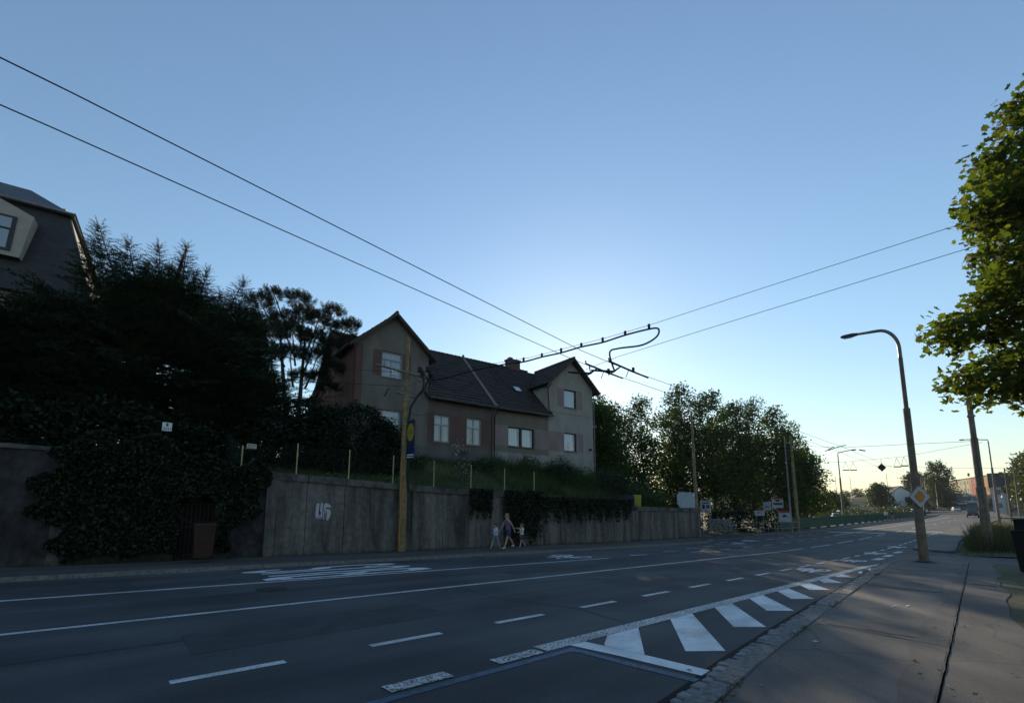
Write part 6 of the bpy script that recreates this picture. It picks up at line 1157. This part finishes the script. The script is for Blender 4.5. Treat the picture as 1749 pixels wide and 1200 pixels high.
car('dark blue van driving away down the road at right', (140, 8.3, prof(140)), R(4), (.035, .045, .10), 'van', 'traffic on the road', 'van', 'van')
car('white car coming towards the bridge in front of the car park', (212, 16.4, prof(212)), R(196), (.6, .62, .64), 'hatch', 'traffic on the road', 'car', 'car')
CG = 'cars parked below the bridge'
for i, (d, a, rz, c, k, l) in enumerate(((118, 13.2, 20, (.62, .63, .64), 'hatch', 'white parked car just beside the grove behind the green railing, first one'), (124, 12.6, 200, (.55, .56, .58), 'van', 'white parked van behind the green railing, second from the grove'), (130, 11.7, 30, (.5, .5, .5), 'saloon', 'silver parked car behind the green railing, third from the grove'), (150, 10.3, 10, (.6, .6, .6), 'hatch', 'white parked car behind the railing left of the far lamp post'), (165, 9.6, 190, (.3, .32, .35), 'saloon', 'grey parked car behind the railing right of the far lamp post'),
        (175, 7.2, 15, (.62, .62, .6), 'saloon', 'pale parked car behind the two walkers'), (180, 6.6, 195, (.5, .5, .5), 'hatch', 'silver parked car right of the two walkers'))):
    x, y = place(d, a); car(l, (x, y, zt(x, y)), R(rz), c, k, CG)
CP = 'cars on the sloping car park'
for i, (x, y, rz, c, k, l) in enumerate(((244, 20.3, 80, (.04, .07, .2), 'saloon', 'blue car in the lower row of the sloping car park'), (245, 17.4, 78, (.6, .6, .6), 'hatch', 'white car in the middle of the lower row of the car park'), (247, 14.6, 85, (.62, .63, .64), 'van', 'long white van at the right of the car park'), (258, 22.5, 82, (.3, .32, .36), 'hatch', 'grey car at the left of the upper row of the car park'), (259, 19.6, 80, (.5, .52, .55), 'hatch', 'silver car in the middle of the upper row of the car park'), (260, 17.0, 95, (.62, .62, .62), 'saloon', 'white car at the right of the upper row of the car park'), (246, 23.5, 75, (.02, .02, .022), 'saloon', 'black car at the left of the lower row of the car park'))):
    car(l, (x, y, zt(x, y) + .02), R(rz), c, k, CP)

# ------------------------------------------------------------------ FAR BUILDINGS, TREES, POLES
def building(name, label, loc, rz, w, d, h, wallc, roofc, roof='gable', rh=2.5, rows=2, cols=4, group='houses in the distance', stripes=None, winc=None):
    t = thing(name, label, 'building', loc, rz, group); wm = mat('wall_%s' % label[:14].replace(' ', '_'), wallc, .9, tuple(c * .82 for c in wallc), .4)
    mb = MB(); mb.box((0, 0, h / 2 - 1), (w, d, h + 2))
    if roof == 'gable': mb.add([(-w / 2, -d / 2, h), (-w / 2, d / 2, h), (-w / 2, 0, h + rh * .97), (w / 2, -d / 2, h), (w / 2, d / 2, h), (w / 2, 0, h + rh * .97)], [(0, 2, 1), (3, 4, 5)])
    mb.build('wall', wm, t); rm = mat('roof_%s' % label[:14].replace(' ', '_'), roofc, .85, tuple(c * .75 for c in roofc), 1.5); o = .4
    mb = MB()
    if roof == 'gable':
        for s in (-1, 1): mb.prism([(-w / 2 - o, s * (d / 2 + o), h - o * rh / d * 2), (w / 2 + o, s * (d / 2 + o), h - o * rh / d * 2), (w / 2 + o, 0, h + rh), (-w / 2 - o, 0, h + rh)], (0, 0, .18))
    elif roof == 'hip': mb.add([(-w / 2 - o, -d / 2 - o, h), (w / 2 + o, -d / 2 - o, h), (w / 2 + o, d / 2 + o, h), (-w / 2 - o, d / 2 + o, h), (-w / 2 + d / 2, 0, h + rh), (w / 2 - d / 2, 0, h + rh)], [(0, 1, 5, 4), (1, 2, 5), (2, 3, 4, 5), (3, 0, 4), (3, 2, 1, 0)])
    else: mb.box((0, 0, h + .15), (w + .3, d + .3, .35))
    r_ = mb.build('roof', rm, t); mb = MB(); mb.box((w * .2, d * .12, h + rh * .9), (.8, .6, 1.5)); mb.build('chimney', MATS['chimney_brick'], r_)
    wmat = winc or mat('far_window', (.05, .06, .075), .15, spec=.7); fm = WHITEP
    for side in (-1, 1):
        for r0 in range(rows):
            for c in range(cols):
                x = -w / 2 + w * (c + .5) / cols; z = h * (r0 + .52) / rows; mb = MB(); mb.box((x, side * (d / 2 + .02), z), (min(1.3, w / cols * .6), .06, min(1.6, h / rows * .55))); f = mb.build('window', fm, t); mb = MB(); mb.box((x, side * (d / 2 + .056), z), (min(1.3, w / cols * .6) - .22, .02, min(1.6, h / rows * .55) - .22)); mb.build('pane', wmat, f)
    for e in (-1, 1):
        for r0 in range(rows): mb = MB(); mb.box((e * (w / 2 + .02), d * .2 * e, h * (r0 + .52) / rows), (.06, 1.3, min(1.6, h / rows * .55))); mb.build('window', wmat, t)
    if stripes:
        for a, b, c in stripes:
            mb = MB(); mb.box(((a + b) / 2 * w - w / 2, 0, h / 2 + .02), ((b - a) * w, d + .08, h)); mb.build('painted_stripe', mat('stripe_%d_%d' % (int(c[0] * 100), int(c[1] * 100)), c, .85), t)
    return t
building('apartment_block', 'long apartment block in cream, red and orange above the car park', (305, 14.5, 6.4), R(20), 42, 7, 10.5, (.6, .5, .3), (.12, .11, .11), 'flat', rows=3, cols=10, stripes=((.005, .27, (.55, .24, .05)), (.275, .42, (.45, .1, .06)), (.425, .5, (.5, .2, .12))))
building('house', 'grey white two storey house with dark roof beside the thick trolley pole', (205, 3.2, 1.5), R(92), 8.5, 9, 7.8, (.42, .43, .45), (.05, .048, .05), 'gable', 3.8, 2, 3)
building('house', 'pale house with steep roof partly behind the wood at the right edge', (168, .2, .8), R(88), 7, 8, 5.8, (.5, .46, .38), (.07, .05, .045), 'gable', 3.6, 2, 3)
building('house', 'white gabled house with blue lower wall behind the bridge railing', (216, 32.5, 1.3), R(35), 9, 8, 6.2, (.6, .61, .62), (.09, .085, .085), 'gable', 3.0, 2, 3, stripes=None)
building('house', 'small red brown house far left of the far lamp post', (300, 62, 2.0), R(30), 10, 8, 5, (.3, .17, .13), (.16, .07, .05), 'gable', 3, 2, 4)
building('house', 'small white house between the far trees behind the railing', (268, 47, 2.0), R(20), 9, 8, 5, (.55, .54, .52), (.13, .06, .045), 'hip', 2.6, 2, 4)
building('house', 'low house with dark roof next to the grove on the horizon', (330, 82, 2.2), R(40), 12, 8, 5.4, (.4, .38, .35), (.1, .06, .05), 'gable', 3, 2, 4)
building('house', 'grey house low on the horizon beside the far lamp post', (390, 84, 2.6), R(15), 14, 9, 6, (.45, .44, .43), (.07, .065, .065), 'hip', 2.6, 2, 5)
building('kiosk', 'small orange brown kiosk at the end of the green railing', (236, 27.0, 2.2), R(20), 6, 4, 3, (.36, .17, .08), (.2, .19, .18), 'flat', 1, 1, 2)
t = thing('low_wall', 'long pale low wall behind the bridge railing left of the far lamp post', 'wall', (172, 36, .2)); mb = MB(); mb.prism([(-7, 9.5, 2.4), (9, -5.0, 1.9), (9, -5.0, 2.9), (-7, 9.5, 3.4)], (.4, .3, 0)); mb.build('wall', mat('pale_beige_stone', (.5, .42, .3), .9, (.4, .33, .24), .8), t)  # beige is the wall's own colour
mb = MB(); mb.prism([(-7, 9.5, -.6), (9, -5.0, -.6), (9, -5.0, 1.85), (-7, 9.5, 2.35)], (.5, .4, 0)); mb.build('lower_bank', mat('dry_bank', (.13, .1, .05), .95, (.07, .065, .03), .9), t)
FT = 'trees in the distance'
for i, (x, y, top, r, l) in enumerate(((240, 22.3, 20.5, 6.0, 'large loose tree on the horizon right of the priority sign'), (198, 33.5, 10.8, 4.4, 'round dark tree on the horizon right of the far lamp post'), (207, 35.5, 8.8, 3.0, 'small tree on the horizon between the round tree and the white house'), (262, 32, 18, 5.6, 'broad tree on the horizon behind the large loose tree'), (290, 28, 17.5, 5.0, 'dark tree left of the apartment block'), (300, 52, 9.5, 5, 'far tree on the horizon, first right of the grove'), (280, 50, 8.5, 4, 'far tree on the horizon, second right of the grove'), (330, 66, 10.5, 5, 'far tree on the horizon behind the pale wall'), (350, 76, 10.5, 5, 'far tree on the horizon touching the grove'), (128, -2.6, 13.0, 5.2, 'nearest tree of the brown green wood at the right edge'), (142, -2.0, 13.5, 5.4, 'second tree of the wood at the right edge'), (158, -2.4, 13.5, 5.4, 'farthest tree of the wood at the right edge'), (112, -4.2, 13, 5.0, 'tree of the wood at the right edge cut by the frame'), (235, 6.0, 13, 3.2, 'dark tree between the grey white house and the apartment block'), (150, 36, 6.5, 3.6, 'low tree beside the grove behind the parked cars'), (160, 41, 7.2, 4.2, 'low tree above the pale wall next to the grove'), (185, 42, 6.2, 4.0, 'low tree behind the pale wall'), (214, 27, 6.4, 2.6, 'narrow dark tree right of the white gabled house'), (210, 24.5, 7.2, 2.0, 'slim dark tree beside the priority sign'))):
    grove(l, x, y, top, r, 400 + i, low=1.2, n=10, leaf=.6, per=.75, k=8, rr=.5, group=FT, m=L_FAR if ('wood' in l or 'horizon' in l) else L_MID)
for i in range(8):
    d, a = [(112, 11.5), (135, 9.2), (168, 8.0), (186, 7.0), (196, 10.6), (236, 6.3), (228, 12.4), (150, 12.9)][i]; x, y = place(d, a); z = zt(x, y); bush('bush', ['low bush below the railing next to the parked cars', 'low bush behind the railing below the pale wall', 'low bush behind the two walkers', 'low bush right of the two walkers', 'bush in front of the round far tree', 'bush in front of the car park', 'bush on the horizon next to the grove', 'bush at the foot of the grove beside the parked van'][i], (x, y, z), [((x, y, z + .8), (3.4, 3.0, 1.3)), ((x + 2.4, y + 1, z + .6), (2.2, 2, .9))], L_FAR, 430 + i, .5, .9, 8, .4, group='bushes beyond the bridge')
FP = 'slim poles on the horizon'
for i, (x, y, h, l) in enumerate(((180, 41.5, 12, 'slim pole on the horizon, first right of the grove'), (186, 38.8, 12, 'slim pole on the horizon, second right of the grove'), (200, 31.5, 13, 'slim pole on the horizon right of the round tree'), (214, 29.2, 12, 'slim pole in front of the white gabled house'), (232, 25.5, 12, 'slim pole in front of the kiosk'), (226, 22, 10, 'slim pole on the left of the car park'), (238, 15, 10, 'slim pole on the right of the car park'), (170, 2.6, 11, 'slim pole in front of the grey white house'))):
    plain_pole(l, (x, y, zt(x, y)), h, .12, STEEL_G, FP)
mb = MB(); mb.add([(236, 10, terr(236, 10) + .12), (236, 30, terr(236, 30) + .12), (262, 30, terr(262, 30) + .12), (262, 10, terr(262, 10) + .12)], [(0, 3, 2, 1)]); st('car_park', mb.build('car_park', ASPH))
for k, (a, b) in enumerate((((60, 60), (900, 300)),)):
    pass

# ------------------------------------------------------------------ the evening air
hz = MB(); hz.box((0, 0, 75), (6400, 6400, 170)); h_ = hz.build('haze', None); h_.data.materials.clear()
hm = bpy.data.materials.new('haze_air'); hm.use_nodes = True; hn = hm.node_tree; hn.nodes.clear(); ho = hn.nodes.new('ShaderNodeOutputMaterial'); hv = hn.nodes.new('ShaderNodeVolumePrincipled')
hv.inputs['Color'].default_value = (.8, .88, 1, 1); hv.inputs['Density'].default_value = 0.00013; hv.inputs['Anisotropy'].default_value = 0.2; hn.links.new(hv.outputs[0], ho.inputs['Volume']); h_.data.materials.append(hm); h_['kind'] = 'stuff'
